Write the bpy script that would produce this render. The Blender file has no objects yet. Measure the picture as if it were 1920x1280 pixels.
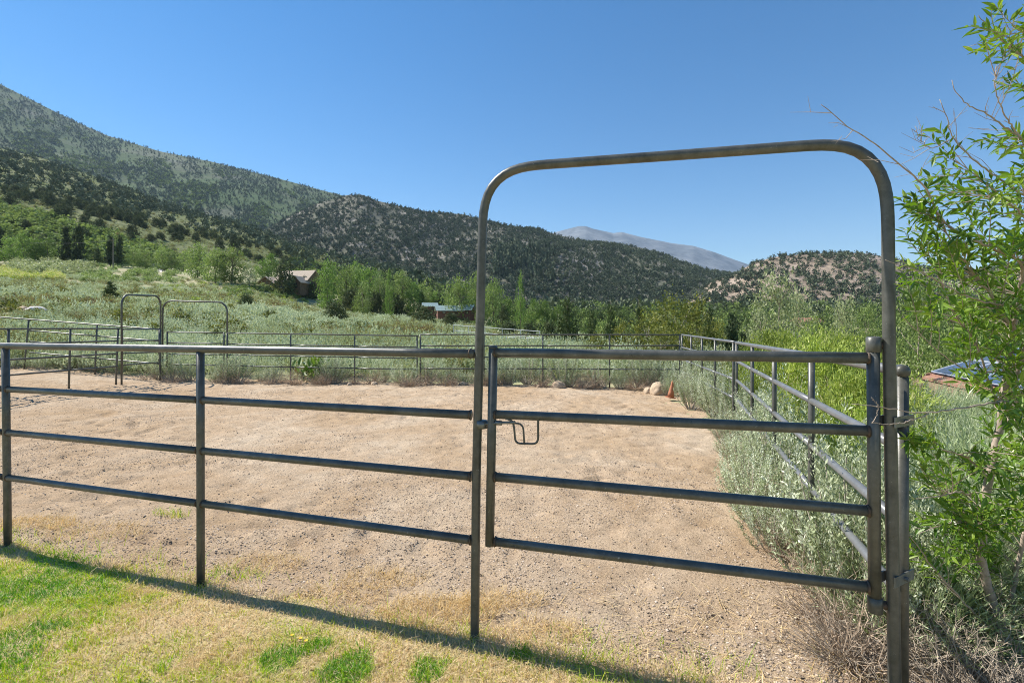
import bpy, math, random
import numpy as np
from mathutils import Vector
R = np.random.default_rng(11); random.seed(11)
sc = bpy.context.scene; C = sc.collection
F, CX, HY, CH = 940., 960., 613., 1.64          # focal length in px, principal column, horizon row, eye height

def U(x, y, Y): return np.array([(x-CX)/F*Y, Y, CH+(HY-y)/F*Y])
def nrm(v): return v/np.maximum(np.linalg.norm(v, axis=-1, keepdims=True), 1e-9)

# ------------------------------------------------------------------ value noise
_tab = np.random.default_rng(3).random((256, 256))
def vnoise(x, y):
    x = np.asarray(x, float); y = np.asarray(y, float)
    xi = np.floor(x).astype(int); yi = np.floor(y).astype(int)
    fx = x-xi; fy = y-yi; fx = fx*fx*(3-2*fx); fy = fy*fy*(3-2*fy)
    g = lambda a, b: _tab[a & 255, b & 255]
    return (g(xi, yi)*(1-fx)+g(xi+1, yi)*fx)*(1-fy)+(g(xi, yi+1)*(1-fx)+g(xi+1, yi+1)*fx)*fy
def fbm(x, y, o=4):
    s = 0; a = .5; t = 0
    for k in range(o):
        s = s+a*vnoise(x*2**k+17*k, y*2**k+31*k); t += a; a *= .5
    return s/t
def sstep(a, b, x): t = np.clip((x-a)/(b-a), 0, 1); return t*t*(3-2*t)

# ------------------------------------------------------------------ ground height
TX = np.array([-900, -400, 0, 400, 700, 1000, 1300, 1700, 2200, 3200.])
TY = np.array([8, 15, 25, 40, 60, 90, 130, 200, 350, 700, 9000.])
TP = np.array([
 [797,797,803,806,806,806,808,845,860,860],
 [665,678,693,715,716,716,722,765,800,800],
 [600,612,630,655,670,676,684,735,765,765],
 [556,566,580,607,638,655,665,710,730,730],
 [532,540,553,580,615,640,650,685,700,700],
 [508,518,530,556,596,628,640,665,675,675],
 [486,495,508,540,600,620,625,640,645,645],
 [470,478,488,505,545,600,603,600,600,600],
 [470,470,470,485,530,590,590,588,588,588],
 [560,560,560,560,570,590,590,590,590,590],
 [604,604,604,604,604,604,604,604,604,604]], float)
TZ = CH+(HY-TP)/F*TY[:, None]
TZ[0] = np.array([.15, .1, .02, 0, 0, 0, -.02, -.35, -.5, -.5])
def ground_z(X, Y):
    X = np.asarray(X, float); Y = np.asarray(Y, float)
    Yc = np.clip(Y, 8, 9000); x = np.clip(CX+F*X/np.maximum(Y, 1.), -900, 3200)
    ly = np.log(Yc); LY = np.log(TY)
    i = np.clip(np.searchsorted(LY, ly, side='right')-1, 0, len(TY)-2)
    t = (ly-LY[i])/(LY[i+1]-LY[i])
    j = np.clip(np.searchsorted(TX, x, side='right')-1, 0, len(TX)-2)
    s = (x-TX[j])/(TX[j+1]-TX[j]); s = s*s*(3-2*s)
    z = (TZ[i, j]*(1-s)+TZ[i, j+1]*s)*(1-t)+(TZ[i+1, j]*(1-s)+TZ[i+1, j+1]*s)*t
    z = z*sstep(2., 8., Y)
    rough = sstep(14, 40, Y)
    return z+rough*(fbm(X*.09, Y*.09, 3)-.5)*.9*sstep(14, 80, Y)
def hit(x, y, Y0=5., Y1=182.):
    Y = np.exp(np.linspace(math.log(Y0), math.log(Y1), 500))
    z = CH+(HY-y)/F*Y; g = ground_z((x-CX)/F*Y, Y)
    k = np.nonzero(z <= g)[0]
    return float(Y[k[0]]) if len(k) else None

# ------------------------------------------------------------------ mesh helpers
class G:                                          # vertices, quads, triangles, one tone per vertex
    def __init__(s): s.V = []; s.Q = []; s.T = []; s.A = []; s.n = 0
    def add(s, V, Q=None, T=None, A=None):
        V = np.asarray(V, float).reshape(-1, 3)
        if Q is not None and len(Q): s.Q.append(np.asarray(Q, int)+s.n)
        if T is not None and len(T): s.T.append(np.asarray(T, int)+s.n)
        s.V.append(V); s.A.append(np.full(len(V), .5) if A is None else np.broadcast_to(np.asarray(A, float), (len(V),)))
        s.n += len(V); return s
    def arr(s):
        e = np.zeros((0, 3))
        return (np.concatenate(s.V) if s.V else e,
                np.concatenate(s.Q) if s.Q else np.zeros((0, 4), int),
                np.concatenate(s.T) if s.T else np.zeros((0, 3), int),
                np.concatenate(s.A) if s.A else np.zeros(0))
    def mesh(s, name, mat, smooth=False):
        V, Q, T, A = s.arr()
        me = bpy.data.meshes.new(name)
        me.vertices.add(len(V)); me.vertices.foreach_set('co', V.astype(np.float32).ravel())
        li = np.concatenate([Q.ravel(), T.ravel()]).astype(np.int32)
        tot = np.concatenate([np.full(len(Q), 4), np.full(len(T), 3)]).astype(np.int32)
        st = np.concatenate([[0], np.cumsum(tot)[:-1]]).astype(np.int32) if len(tot) else tot
        me.loops.add(len(li)); me.loops.foreach_set('vertex_index', li)
        me.polygons.add(len(tot)); me.polygons.foreach_set('loop_start', st)
        try: me.polygons.foreach_set('loop_total', tot)
        except Exception: pass
        me.update(calc_edges=True)
        at = me.attributes.new('tone', 'FLOAT', 'POINT'); at.data.foreach_set('value', A.astype(np.float32))
        me.polygons.foreach_set('use_smooth', np.full(len(tot), smooth, bool))
        me.materials.append(mat); me.validate(); return me

def obj(name, g, mat, parent=None, smooth=False, loc=None):
    me = g if isinstance(g, bpy.types.Mesh) else g.mesh(name, mat, smooth)
    o = bpy.data.objects.new(name, me); C.objects.link(o)
    if parent: o.parent = parent
    if loc is not None: o.location = loc
    return o
def tag(o, label=None, cat=None, group=None, kind=None):
    if label: o['label'] = label
    if cat: o['category'] = cat
    if group: o['group'] = group
    if kind: o['kind'] = kind
    return o
def thing(name, label, cat, loc=(0, 0, 0), rz=0, group=None, scale=1):
    o = bpy.data.objects.new(name, None); C.objects.link(o); o.empty_display_size = .2
    o.location = loc; o.rotation_euler = (0, 0, rz); o.scale = (scale,)*3 if np.isscalar(scale) else scale
    return tag(o, label, cat, group)

def tube(g, P, r, n=10, cap=True, tone=.5):
    P = np.asarray(P, float); m = len(P); r = np.broadcast_to(np.asarray(r, float), (m,))
    t = np.empty_like(P); t[1:-1] = P[2:]-P[:-2]; t[0] = P[1]-P[0]; t[-1] = P[-1]-P[-2]; t = nrm(t)
    up = np.array([0, 0, 1.]) if abs(t[0][2]) < .9 else np.array([1., 0, 0])
    u = nrm(np.cross(t[0], up)); us = [u]
    for k in range(1, m):
        u = u-t[k]*np.dot(u, t[k]); u = u/max(np.linalg.norm(u), 1e-9); us.append(u)
    us = np.array(us); vs = np.cross(t, us)
    a = np.arange(n)*2*math.pi/n
    V = (P[:, None]+r[:, None, None]*(np.cos(a)[None, :, None]*us[:, None]+np.sin(a)[None, :, None]*vs[:, None])).reshape(-1, 3)
    i = np.arange(m-1)[:, None]*n; k = np.arange(n)[None]; k2 = (k+1) % n
    Q = np.stack([i+k, i+k2, i+n+k2, i+n+k], -1).reshape(-1, 4)
    T = []
    if cap:
        V = np.concatenate([V, P[:1], P[-1:]])
        for k in range(n):
            T.append([m*n, (k+1) % n, k]); T.append([m*n+1, (m-1)*n+k, (m-1)*n+(k+1) % n])
    g.add(V, Q, T, tone); return g
def box(g, c, s, rz=0, tone=.5):
    V = np.array([[x, y, z] for x in (-.5, .5) for y in (-.5, .5) for z in (-.5, .5)])*np.array(s)
    ca, sa = math.cos(rz), math.sin(rz)
    V = np.stack([V[:, 0]*ca-V[:, 1]*sa, V[:, 0]*sa+V[:, 1]*ca, V[:, 2]], 1)+np.array(c)
    g.add(V, [[0, 1, 3, 2], [4, 6, 7, 5], [0, 4, 5, 1], [2, 3, 7, 6], [0, 2, 6, 4], [1, 5, 7, 3]], None, tone); return g
def leaves(g, P, D, N, L, W, tone, fold=.15):     # two folded halves per leaf
    D = nrm(D); S = nrm(np.cross(D, N)); N = np.cross(S, D); n = len(P)
    L = np.broadcast_to(np.asarray(L, float), (n,))[:, None]; W = np.broadcast_to(np.asarray(W, float), (n,))[:, None]
    droop = -.12*L*np.array([0, 0, 1.])
    V = np.stack([P, P+D*L*.3+S*W*.5+N*W*fold, P+D*L*.68+S*W*.36+N*W*fold+droop*.4, P+D*L+droop,
                  P+D*L*.68-S*W*.36+N*W*fold+droop*.4, P+D*L*.3-S*W*.5+N*W*fold], 1).reshape(-1, 3)
    b = np.arange(n)[:, None]*6
    Q = np.concatenate([b+np.array([0, 3, 2, 1]), b+np.array([0, 5, 4, 3])])
    g.add(V, Q, None, np.repeat(np.broadcast_to(tone, (n,)), 6)); return g
def kites(g, P, D, N, L, W, tone):
    D = nrm(D); S = nrm(np.cross(D, N)); n = len(P)
    L = np.broadcast_to(np.asarray(L, float), (n,))[:, None]; W = np.broadcast_to(np.asarray(W, float), (n,))[:, None]
    V = np.stack([P, P+D*L*.45+S*W*.5, P+D*L, P+D*L*.45-S*W*.5], 1).reshape(-1, 3)
    g.add(V, np.arange(n)[:, None]*4+np.arange(4), None, np.repeat(np.broadcast_to(tone, (n,)), 4)); return g
def blades(g, P, D, bend, L, W, tone):            # grass: a quad and a tip
    n = len(P); a = R.uniform(0, 2*math.pi, n); S = np.stack([np.cos(a), np.sin(a), 0*a], 1)
    L = L[:, None]; W = np.broadcast_to(W, (n,))[:, None]; D = nrm(D)
    M = P+D*L*.55; E = P+D*L*.9+bend*L
    V = np.stack([P-S*W*.5, P+S*W*.5, M+S*W*.4, M-S*W*.4, E], 1).reshape(-1, 3); b = np.arange(n)[:, None]*5
    g.add(V, b+np.array([0, 1, 2, 3]), b+np.array([3, 2, 4]), np.repeat(np.broadcast_to(tone, (n,)), 5)); return g
def rdir(n): return nrm(R.normal(size=(n, 3)))
def scatter(proto, pos, yaw, scale, tshift=0., squash=None):
    V, Q, T, A = proto; n = len(pos); m = len(V)
    yaw = np.broadcast_to(yaw, (n,)); scale = np.broadcast_to(scale, (n,))
    c, s = np.cos(yaw)[:, None], np.sin(yaw)[:, None]; h = scale if squash is None else scale*squash
    W = np.stack([(V[None, :, 0]*c-V[None, :, 1]*s)*scale[:, None], (V[None, :, 0]*s+V[None, :, 1]*c)*scale[:, None], V[None, :, 2]*h[:, None]], -1)+pos[:, None]
    o = (np.arange(n)*m)[:, None, None]
    ts = np.broadcast_to(tshift, (n,))
    return W.reshape(-1, 3), (Q[None]+o).reshape(-1, 4), (T[None]+o).reshape(-1, 3), np.clip(A[None]+ts[:, None], 0, 1).ravel()

# ------------------------------------------------------------------ materials
def mat(name):
    m = bpy.data.materials.new(name); m.use_nodes = True; nt = m.node_tree
    return m, nt, nt.nodes['Principled BSDF']
def ramp(nt, src, stops, interp='LINEAR'):
    r = nt.nodes.new('ShaderNodeValToRGB'); r.color_ramp.interpolation = interp
    el = r.color_ramp.elements
    while len(el) < len(stops): el.new(.5)
    for e, (p, c) in zip(el, stops): e.position = p; e.color = (*c, 1) if len(c) == 3 else c
    nt.links.new(src, r.inputs[0]); return r.outputs[0]
def noise(nt, scale, detail=6, rough=.6, coord='Object', dist=0.):
    tc = nt.nodes.new('ShaderNodeTexCoord'); n = nt.nodes.new('ShaderNodeTexNoise')
    n.inputs['Scale'].default_value = scale; n.inputs['Detail'].default_value = detail
    n.inputs['Roughness'].default_value = rough; n.inputs['Distortion'].default_value = dist
    nt.links.new(tc.outputs[coord], n.inputs['Vector']); return n.outputs['Fac']
def voro(nt, scale, coord='Object'):
    tc = nt.nodes.new('ShaderNodeTexCoord'); n = nt.nodes.new('ShaderNodeTexVoronoi'); n.inputs['Scale'].default_value = scale
    nt.links.new(tc.outputs[coord], n.inputs['Vector']); return n
def mix(nt, fac, a, b, mode='MIX'):
    m = nt.nodes.new('ShaderNodeMix'); m.data_type = 'RGBA'; m.blend_type = mode
    for v, i in ((fac, 0), (a, 6), (b, 7)):
        if hasattr(v, 'links'): nt.links.new(v, m.inputs[i])
        else: m.inputs[i].default_value = v if i == 0 else (*v, 1)
    return m.outputs[2]
def bump(nt, h, strength, dist, bs):
    b = nt.nodes.new('ShaderNodeBump'); b.inputs['Strength'].default_value = strength; b.inputs['Distance'].default_value = dist
    nt.links.new(h, b.inputs['Height']); nt.links.new(b.outputs[0], bs.inputs['Normal'])
def attr(nt, name='tone'):
    a = nt.nodes.new('ShaderNodeAttribute'); a.attribute_name = name; return a.outputs['Fac']
def leafmat(name, stops, trans=.3, rough=.5, vary=.25, gloss=.3):
    m, nt, bs = mat(name)
    col = ramp(nt, attr(nt), stops)
    oi = nt.nodes.new('ShaderNodeObjectInfo')
    hv = nt.nodes.new('ShaderNodeHueSaturation'); nt.links.new(col, hv.inputs['Color'])
    mr = nt.nodes.new('ShaderNodeMapRange'); mr.inputs[3].default_value = 1-vary; mr.inputs[4].default_value = 1+vary
    nt.links.new(oi.outputs['Random'], mr.inputs[0]); nt.links.new(mr.outputs[0], hv.inputs['Value'])
    nt.links.new(hv.outputs[0], bs.inputs['Base Color'])
    bs.inputs['Roughness'].default_value = rough; bs.inputs['Specular IOR Level'].default_value = gloss
    if trans:
        tr = nt.nodes.new('ShaderNodeBsdfTranslucent'); ms = nt.nodes.new('ShaderNodeMixShader')
        g2 = nt.nodes.new('ShaderNodeHueSaturation'); g2.inputs['Saturation'].default_value = 1.15; g2.inputs['Value'].default_value = 1.25
        nt.links.new(hv.outputs[0], g2.inputs['Color']); nt.links.new(g2.outputs[0], tr.inputs['Color'])
        ms.inputs[0].default_value = trans
        nt.links.new(bs.outputs[0], ms.inputs[1]); nt.links.new(tr.outputs[0], ms.inputs[2])
        nt.links.new(ms.outputs[0], nt.nodes['Material Output'].inputs['Surface'])
    return m
def plain(name, c, rough=.7, nscale=8, amp=.3, metal=0., spec=.4):
    m, nt, bs = mat(name)
    a = tuple(v*(1-amp) for v in c); b = tuple(min(1, v*(1+amp)) for v in c)
    nt.links.new(ramp(nt, noise(nt, nscale, 8, .65), [(.3, a), (.7, b)]), bs.inputs['Base Color'])
    bs.inputs['Roughness'].default_value = rough; bs.inputs['Metallic'].default_value = metal; bs.inputs['Specular IOR Level'].default_value = spec
    return m
M = {}
def pipe_mat(name, dark, light, spots, rust, rough):
    m, nt, bs = mat(name)
    base = mix(nt, ramp(nt, noise(nt, 7, 10, .78), [(.36, (0, 0, 0)), (.72, (1, 1, 1))]), dark, light)
    chalk = ramp(nt, noise(nt, 55, 4, .75, dist=.6), [(spots, (0, 0, 0)), (spots+.06, (.8, .8, .8))])
    base = mix(nt, chalk, base, (.33, .33, .32))
    ru = ramp(nt, noise(nt, 11, 8, .75), [(rust, (0, 0, 0)), (rust+.08, (.8, .8, .8))])
    base = mix(nt, ru, base, (.11, .07, .045))
    nt.links.new(base, bs.inputs['Base Color'])
    rr = ramp(nt, noise(nt, 25, 6, .7), [(.3, (rough-.1,)*3), (.7, (rough+.12,)*3)])
    nt.links.new(rr, bs.inputs['Roughness']); bs.inputs['Metallic'].default_value = .15
    bs.inputs['Specular IOR Level'].default_value = .42; bump(nt, noise(nt, 140, 4, .6), .12, .002, bs)
    return m
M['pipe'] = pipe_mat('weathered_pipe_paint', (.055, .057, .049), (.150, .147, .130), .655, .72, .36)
M['pipe_side'] = pipe_mat('sunlit_faded_pipe_paint', (.13, .135, .14), (.20, .205, .21), .66, .78, .40)  # lighter pipe paint: sunlight on the side rails put into colour, plus some fading
M['weld'] = plain('rusty_weld', (.085, .06, .042), .7, 60, .5, .2)
M['cap'] = plain('steel_cap', (.16, .17, .17), .4, 30, .25, .5)
M['wood'] = plain('grey_weathered_wood', (.24, .21, .17), .9, 12, .4)
M['bark'] = plain('grey_brown_bark', (.17, .135, .10), .9, 30, .4)
M['twig'] = plain('pale_dry_twig', (.36, .29, .23), .85, 40, .35)
M['paletwig'] = plain('bleached_dead_twig', (.40, .35, .29), .9, 40, .4)
M['rock'] = plain('tan_granite', (.44, .33, .225), .9, 6, .35)
M['pale_rock'] = plain('pale_granite', (.66, .60, .54), .9, 5, .25)
g_ = lambda *s: list(s)
M['willow'] = leafmat('willow_leaf', g_((0, (.06, .13, .02)), (.5, (.15, .26, .035)), (1, (.30, .40, .07))), .40, .34, 0, .5)
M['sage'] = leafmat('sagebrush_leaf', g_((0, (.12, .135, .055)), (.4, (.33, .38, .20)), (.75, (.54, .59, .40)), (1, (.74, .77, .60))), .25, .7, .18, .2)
M['field_sage'] = leafmat('field_sage_leaf', g_((0, (.22, .17, .09)), (.25, (.26, .25, .09)), (.5, (.33, .36, .165)), (.75, (.40, .455, .255)), (1, (.50, .55, .36))), .25, .8, 0, .15)
M['rabbit'] = leafmat('rabbitbrush_stem', g_((0, (.15, .19, .04)), (.45, (.29, .37, .075)), (.8, (.42, .48, .12)), (1, (.60, .56, .28))), .3, .6, .28, .2)
M['dry'] = leafmat('dry_straw', g_((0, (.34, .22, .10)), (.5, (.64, .46, .21)), (1, (.80, .66, .40))), .25, .8, .1, .2)
M['lawn'] = leafmat('lawn_blade', g_((0, (.74, .585, .37)), (.3, (.66, .53, .29)), (.5, (.52, .53, .07)), (.75, (.33, .50, .03)), (1, (.10, .27, .02))), .35, .5, 0, .3)
M['aspen'] = leafmat('bright_green_leaf', g_((0, (.075, .13, .033)), (.5, (.145, .225, .055)), (1, (.27, .35, .12))), .35, .5, .25)
M['cotton'] = leafmat('cottonwood_leaf', g_((0, (.10, .15, .04)), (.5, (.20, .27, .08)), (1, (.36, .43, .18))), .35, .5, .2)
M['pale_aspen'] = leafmat('pale_grey_green_leaf', g_((0, (.17, .20, .075)), (.5, (.33, .37, .18)), (1, (.52, .54, .34))), .3, .55, .15)
M['olive'] = leafmat('olive_shrub_leaf', g_((0, (.075, .095, .025)), (.5, (.18, .20, .045)), (1, (.38, .36, .10))), .3, .6, .15)
M['juniper'] = leafmat('juniper_foliage', g_((0, (.042, .056, .026)), (.5, (.10, .125, .058)), (1, (.19, .205, .098))), .1, .8, .25, .1)
M['pine'] = leafmat('dark_pine_needles', g_((0, (.026, .042, .02)), (.5, (.06, .085, .038)), (1, (.13, .15, .07))), .1, .7, .2, .15)
M['spruce'] = leafmat('spruce_needles', g_((0, (.045, .065, .025)), (.5, (.10, .135, .05)), (1, (.20, .24, .09))), .1, .7, .2, .15)
M['far'] = leafmat('far_conifer', g_((0, (.045, .060, .036)), (.5, (.095, .122, .075)), (1, (.17, .195, .115))), 0, .9, 0, .05)
M['greenwood'] = leafmat('valley_foliage', g_((0, (.055, .075, .035)), (.4, (.11, .15, .055)), (.7, (.17, .23, .075)), (1, (.30, .37, .12))), .2, .8, 0, .1)
M['broad'] = leafmat('broad_green_leaf', g_((0, (.07, .14, .025)), (1, (.18, .27, .06))), .25, .5, 0)

def ground_mat(name, cols, sc1, sc2, bstr, bscale=40, bd=.02):
    m, nt, bs = mat(name)
    big = noise(nt, sc1, 6, .6); small = noise(nt, sc2, 8, .7)
    a = ramp(nt, big, [(.30, cols[0]), (.5, cols[1]), (.68, cols[2])])
    s = ramp(nt, small, [(.25, (.62, .62, .62)), (.5, (1, 1, 1)), (.75, (1.25, 1.22, 1.18))])
    nt.links.new(mix(nt, 1., a, s, 'MULTIPLY'), bs.inputs['Base Color'])
    bs.inputs['Roughness'].default_value = .95; bs.inputs['Specular IOR Level'].default_value = .15
    bump(nt, noise(nt, bscale, 8, .7), bstr, bd, bs); return m
M['soil'] = ground_mat('sage_soil', ((.36, .29, .18), (.33, .32, .18), (.28, .31, .15)), .12, 6, .6, 9, .06)
M['lawn_soil'] = ground_mat('lawn_thatch', ((.58, .44, .28), (.50, .40, .22), (.36, .33, .12)), 1.6, 60, .9, 90, .015)
# arena dirt
m, nt, bs = mat('arena_dirt'); M['dirt'] = m
a = ramp(nt, noise(nt, .45, 8, .68, dist=.6), [(.34, (.46, .33, .205)), (.5, (.52, .395, .27)), (.64, (.57, .46, .335))])
gr = ramp(nt, noise(nt, 60, 8, .8), [(.34, (.50, .46, .43)), (.46, (.95, .95, .95)), (.66, (1.18, 1.16, 1.14))])
v = voro(nt, 95); peb = ramp(nt, v.outputs['Distance'], [(.0, (1.1, 1.1, 1.12)), (.28, (1, 1, 1)), (.5, (.86, .85, .84))])
med = ramp(nt, noise(nt, 3.2, 8, .75), [(.3, (.80, .77, .74)), (.55, (1, 1, 1)), (.75, (1.1, 1.1, 1.1))])
c = mix(nt, 1., mix(nt, 1., mix(nt, 1., a, gr, 'MULTIPLY'), peb, 'MULTIPLY'), med, 'MULTIPLY')
nt.links.new(c, bs.inputs['Base Color']); bs.inputs['Roughness'].default_value = 1.; bs.inputs['Specular IOR Level'].default_value = .0
ad = nt.nodes.new('ShaderNodeMath'); ad.operation = 'ADD'
nt.links.new(noise(nt, 45, 8, .75), ad.inputs[0]); nt.links.new(noise(nt, 7, 4, .6), ad.inputs[1])
bump(nt, ad.outputs[0], .9, .022, bs)
def hill_mat(name, stops, scale, s2, fine):
    m, nt, bs = mat(name)
    a = ramp(nt, noise(nt, scale, 10, .72, dist=.5), stops)
    f = ramp(nt, noise(nt, s2, 8, .75), [(.3, (.55, .58, .55)), (.5, (1, 1, 1)), (.72, fine)])
    nt.links.new(mix(nt, 1., a, f, 'MULTIPLY'), bs.inputs['Base Color'])
    bs.inputs['Roughness'].default_value = 1.; bs.inputs['Specular IOR Level'].default_value = .05
    bump(nt, noise(nt, s2*.6, 8, .7), .8, 4., bs); return m

# ------------------------------------------------------------------ setting: ground sheets
def grid(name, XX, YY, ZZ, m, keep=None, smooth=True):
    ny, nx = XX.shape; V = np.stack([XX, YY, ZZ], -1).reshape(-1, 3)
    i = (np.arange(ny-1)[:, None]*nx+np.arange(nx-1)[None]).ravel()
    Q = np.stack([i, i+1, i+nx+1, i+nx], 1)
    if keep is not None: Q = Q[keep.ravel()]
    return obj(name, G().add(V, Q), m, smooth=smooth)
def FRONT(X): return 2.1+(1.646-X)*.309           # the front fence line
sx = np.linspace(-1, 1, 261); xs = np.sinh(sx*7.2)/math.sinh(7.2)*8800
ys = np.concatenate([np.linspace(-60, 0, 12)[:-1], np.linspace(0, 16, 60)[:-1], np.exp(np.linspace(math.log(16), math.log(9000), 170))])
XX, YY = np.meshgrid(xs, ys); ZZ = ground_z(XX, YY)
inar = (XX < 3.6+0*YY) & (YY < 15.5) & (XX > -17)
ZZ = ZZ-np.where(inar, .05, .0)-np.where((YY < 6) & ~inar, .03, 0)
tag(grid('terrain', XX, YY, ZZ, M['soil']), kind='structure')
# arena sheet
a = 1-(1-np.linspace(0, 1, 420))**1.0; b = np.linspace(0, 1, 380)**1.5
A, B = np.meshgrid(a, b)
def arena_xy(A, B):
    xl = -16.5; xr = 1.95+2.75*B**1.1
    X = xl+(xr-xl)*A; Y0 = FRONT(X)-.9; Y1 = 15.4-1.5*sstep(-9, 4, X)
    return X, Y0+(Y1-Y0)*B
AX, AY = arena_xy(A, B)
def arena_z(X, Y): return ground_z(X, Y)+.012+.035*(fbm(X*.9, Y*.9, 3)-.5)*sstep(2.3, 4, Y)+.040*(fbm(X*4.3+3, Y*4.3, 3)-.5)+.018*(vnoise(X*13, Y*13)-.5)-.030*sstep(.70, .88, vnoise(X*6.1+50, Y*6.1))*sstep(.4, .6, fbm(X*.5, Y*.5+9, 2))
tag(grid('arena_ground', AX, AY, arena_z(AX, AY), M['dirt']), kind='structure')
# lawn sheet in front of the fence
a = np.linspace(-8, 4, 260); b = np.linspace(0, 1, 60)
A, B = np.meshgrid(a, b)
edge = FRONT(A)-.02+.22*(fbm(A*2.2, A*0+5, 4)-.5)-.10*sstep(0, 2, A)
LY = edge+(-3.5-edge)*(1-B); lawn_h = .028*sstep(0, .12, edge-LY)
tag(grid('lawn', A, LY, .006+lawn_h+.02*(fbm(A*3, LY*3, 3)-.5)*sstep(0, .2, edge-LY), M['lawn_soil']), kind='structure')

# ------------------------------------------------------------------ hills
class Hill:
    def __init__(s, name, crest, Yc, base, Yb, m, rel, seed, gam=1., nx=220, nt=70, back=.5):
        s.c = np.array(crest, float); s.b = np.array(base, float); s.Yc = np.array(Yc, float); s.Yb = np.array(Yb, float)
        s.rel = rel; s.seed = seed; s.gam = gam
        X0, X1 = s.c[0, 0], s.c[-1, 0]; s.x0, s.x1 = X0, X1
        XX, TT = np.meshgrid(np.linspace(X0, X1, nx), np.concatenate([np.linspace(-.15, 1, nt), np.linspace(1.05, 1+back, 12)]))
        P = s.pos(XX, TT)
        o = grid(name, P[..., 0], P[..., 1], P[..., 2], m); tag(o, kind='structure'); s.o = o
    def pos(s, x, t):
        x = np.asarray(x, float); t = np.asarray(t, float)
        yc = np.interp(x, s.c[:, 0], s.c[:, 1]); yb = np.interp(x, s.b[:, 0], s.b[:, 1])
        Yc = np.interp(x, s.Yc[:, 0], s.Yc[:, 1]); Yb = np.interp(x, s.Yb[:, 0], s.Yb[:, 1])
        zc = CH+(HY-yc)/F*Yc; zb = CH+(HY-yb)/F*Yb
        Y = Yb+(Yc-Yb)*t
        k = np.where(t <= 1, np.sign(t)*np.abs(np.clip(t, -1, 1))**s.gam, 1-2.2*(t-1)**1.3)
        z = zb+(zc-zb)*k; X = (x-CX)/F*Y
        w = np.clip(1-np.abs(2*np.clip(t, 0, 1)-1), 0, 1)**.6
        z = z+s.rel*(zc-zb)*w*(fbm(X/(.16*(Yc))+s.seed, Y/(.3*Yc)+s.seed, 4)-.5)*2
        return np.stack([X, Y, z], -1)
M['foothill'] = hill_mat('foothill_slope', [(.32, (.14, .17, .065)), (.48, (.19, .215, .10)), (.62, (.25, .255, .145)), (.74, (.44, .40, .32))], .012, .35, (1.25, 1.2, 1.1))
M['mountain'] = hill_mat('mountain_slope', [(.34, (.07, .11, .045)), (.48, (.095, .13, .06)), (.60, (.13, .145, .09)), (.76, (.27, .255, .23))], .004, .08, (1.2, 1.2, 1.15))
M['rocky'] = hill_mat('rocky_slope', [(.36, (.10, .11, .075)), (.52, (.155, .15, .115)), (.62, (.27, .25, .215)), (.72, (.50, .475, .44))], .012, .14, (1.3, 1.25, 1.2))
M['tan_hill'] = hill_mat('tan_slope', [(.36, (.24, .19, .14)), (.5, (.34, .27, .205)), (.64, (.45, .37, .30)), (.72, (.25, .23, .15))], .012, .3, (1.2, 1.15, 1.1))
M['peak'] = hill_mat('haze_blued_peak_rock', [(.36, (.10, .115, .125)), (.48, (.15, .165, .175)), (.58, (.205, .215, .22)), (.70, (.34, .35, .36))], .0022, .009, (1.3, 1.3, 1.3))  # grey rock with the blue of distant haze mixed into its colour
foothill = Hill('foothill', [(-900, 60), (-300, 185), (0, 278), (80, 297), (150, 322), (250, 357), (300, 380), (400, 407), (480, 430), (540, 454), (600, 470), (680, 490), (750, 505), (830, 525), (920, 552), (1000, 590)],
    [(-900, 620), (0, 600), (500, 560), (1000, 470)], [(-900, 470), (0, 490), (300, 495), (500, 512), (700, 545), (900, 585), (1000, 604)], [(-900, 200), (0, 190), (500, 215), (1000, 300)], M['foothill'], .05, 3., .92)
mountain = Hill('mountain', [(-900, -300), (-300, 0), (0, 158), (60, 188), (100, 208), (150, 232), (200, 254), (260, 272), (300, 284), (350, 294), (400, 304), (450, 317), (500, 329), (560, 345), (600, 356), (640, 366), (700, 392), (760, 430)],
    [(-900, 2500), (760, 1900)], [(-900, 430), (0, 450), (400, 500), (760, 560)], [(-900, 800), (760, 900)], M['mountain'], .05, 9., .95)
rocky = Hill('rocky_hill', [(380, 520), (450, 460), (500, 428), (560, 398), (600, 380), (650, 366), (680, 365), (705, 376), (760, 389), (800, 397), (870, 402), (920, 416), (960, 424), (1010, 429), (1040, 439), (1100, 454), (1150, 457), (1200, 464), (1250, 479), (1290, 494), (1330, 508), (1390, 514), (1450, 525), (1520, 560)],
    [(380, 1100), (1520, 950)], [(380, 560), (700, 560), (900, 585), (1520, 602)], [(380, 520), (1520, 480)], M['rocky'], .17, 5., .9)
tanhill = Hill('tan_hill', [(1290, 560), (1340, 525), (1380, 513), (1410, 494), (1450, 482), (1500, 477), (1560, 474), (1620, 475), (1660, 481), (1700, 492), (1760, 507), (1850, 503), (2000, 482), (2300, 500), (3000, 480)],
    [(1290, 640), (3000, 700)], [(1290, 598), (1700, 605), (3000, 605)], [(1290, 400), (1700, 360), (3000, 380)], M['tan_hill'], .10, 7., .85)
peak = Hill('far_peak', [(900, 470), (1000, 447), (1050, 433), (1085, 424), (1098, 424), (1112, 429), (1150, 437), (1166, 435), (1200, 444), (1260, 456), (1300, 461), (1340, 473), (1380, 488), (1410, 498), (1450, 512), (1560, 540)],
    [(900, 7000), (1560, 6600)], [(900, 560), (1560, 580)], [(900, 4200), (1560, 4200)], M['peak'], .28, 2., .9)

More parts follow.
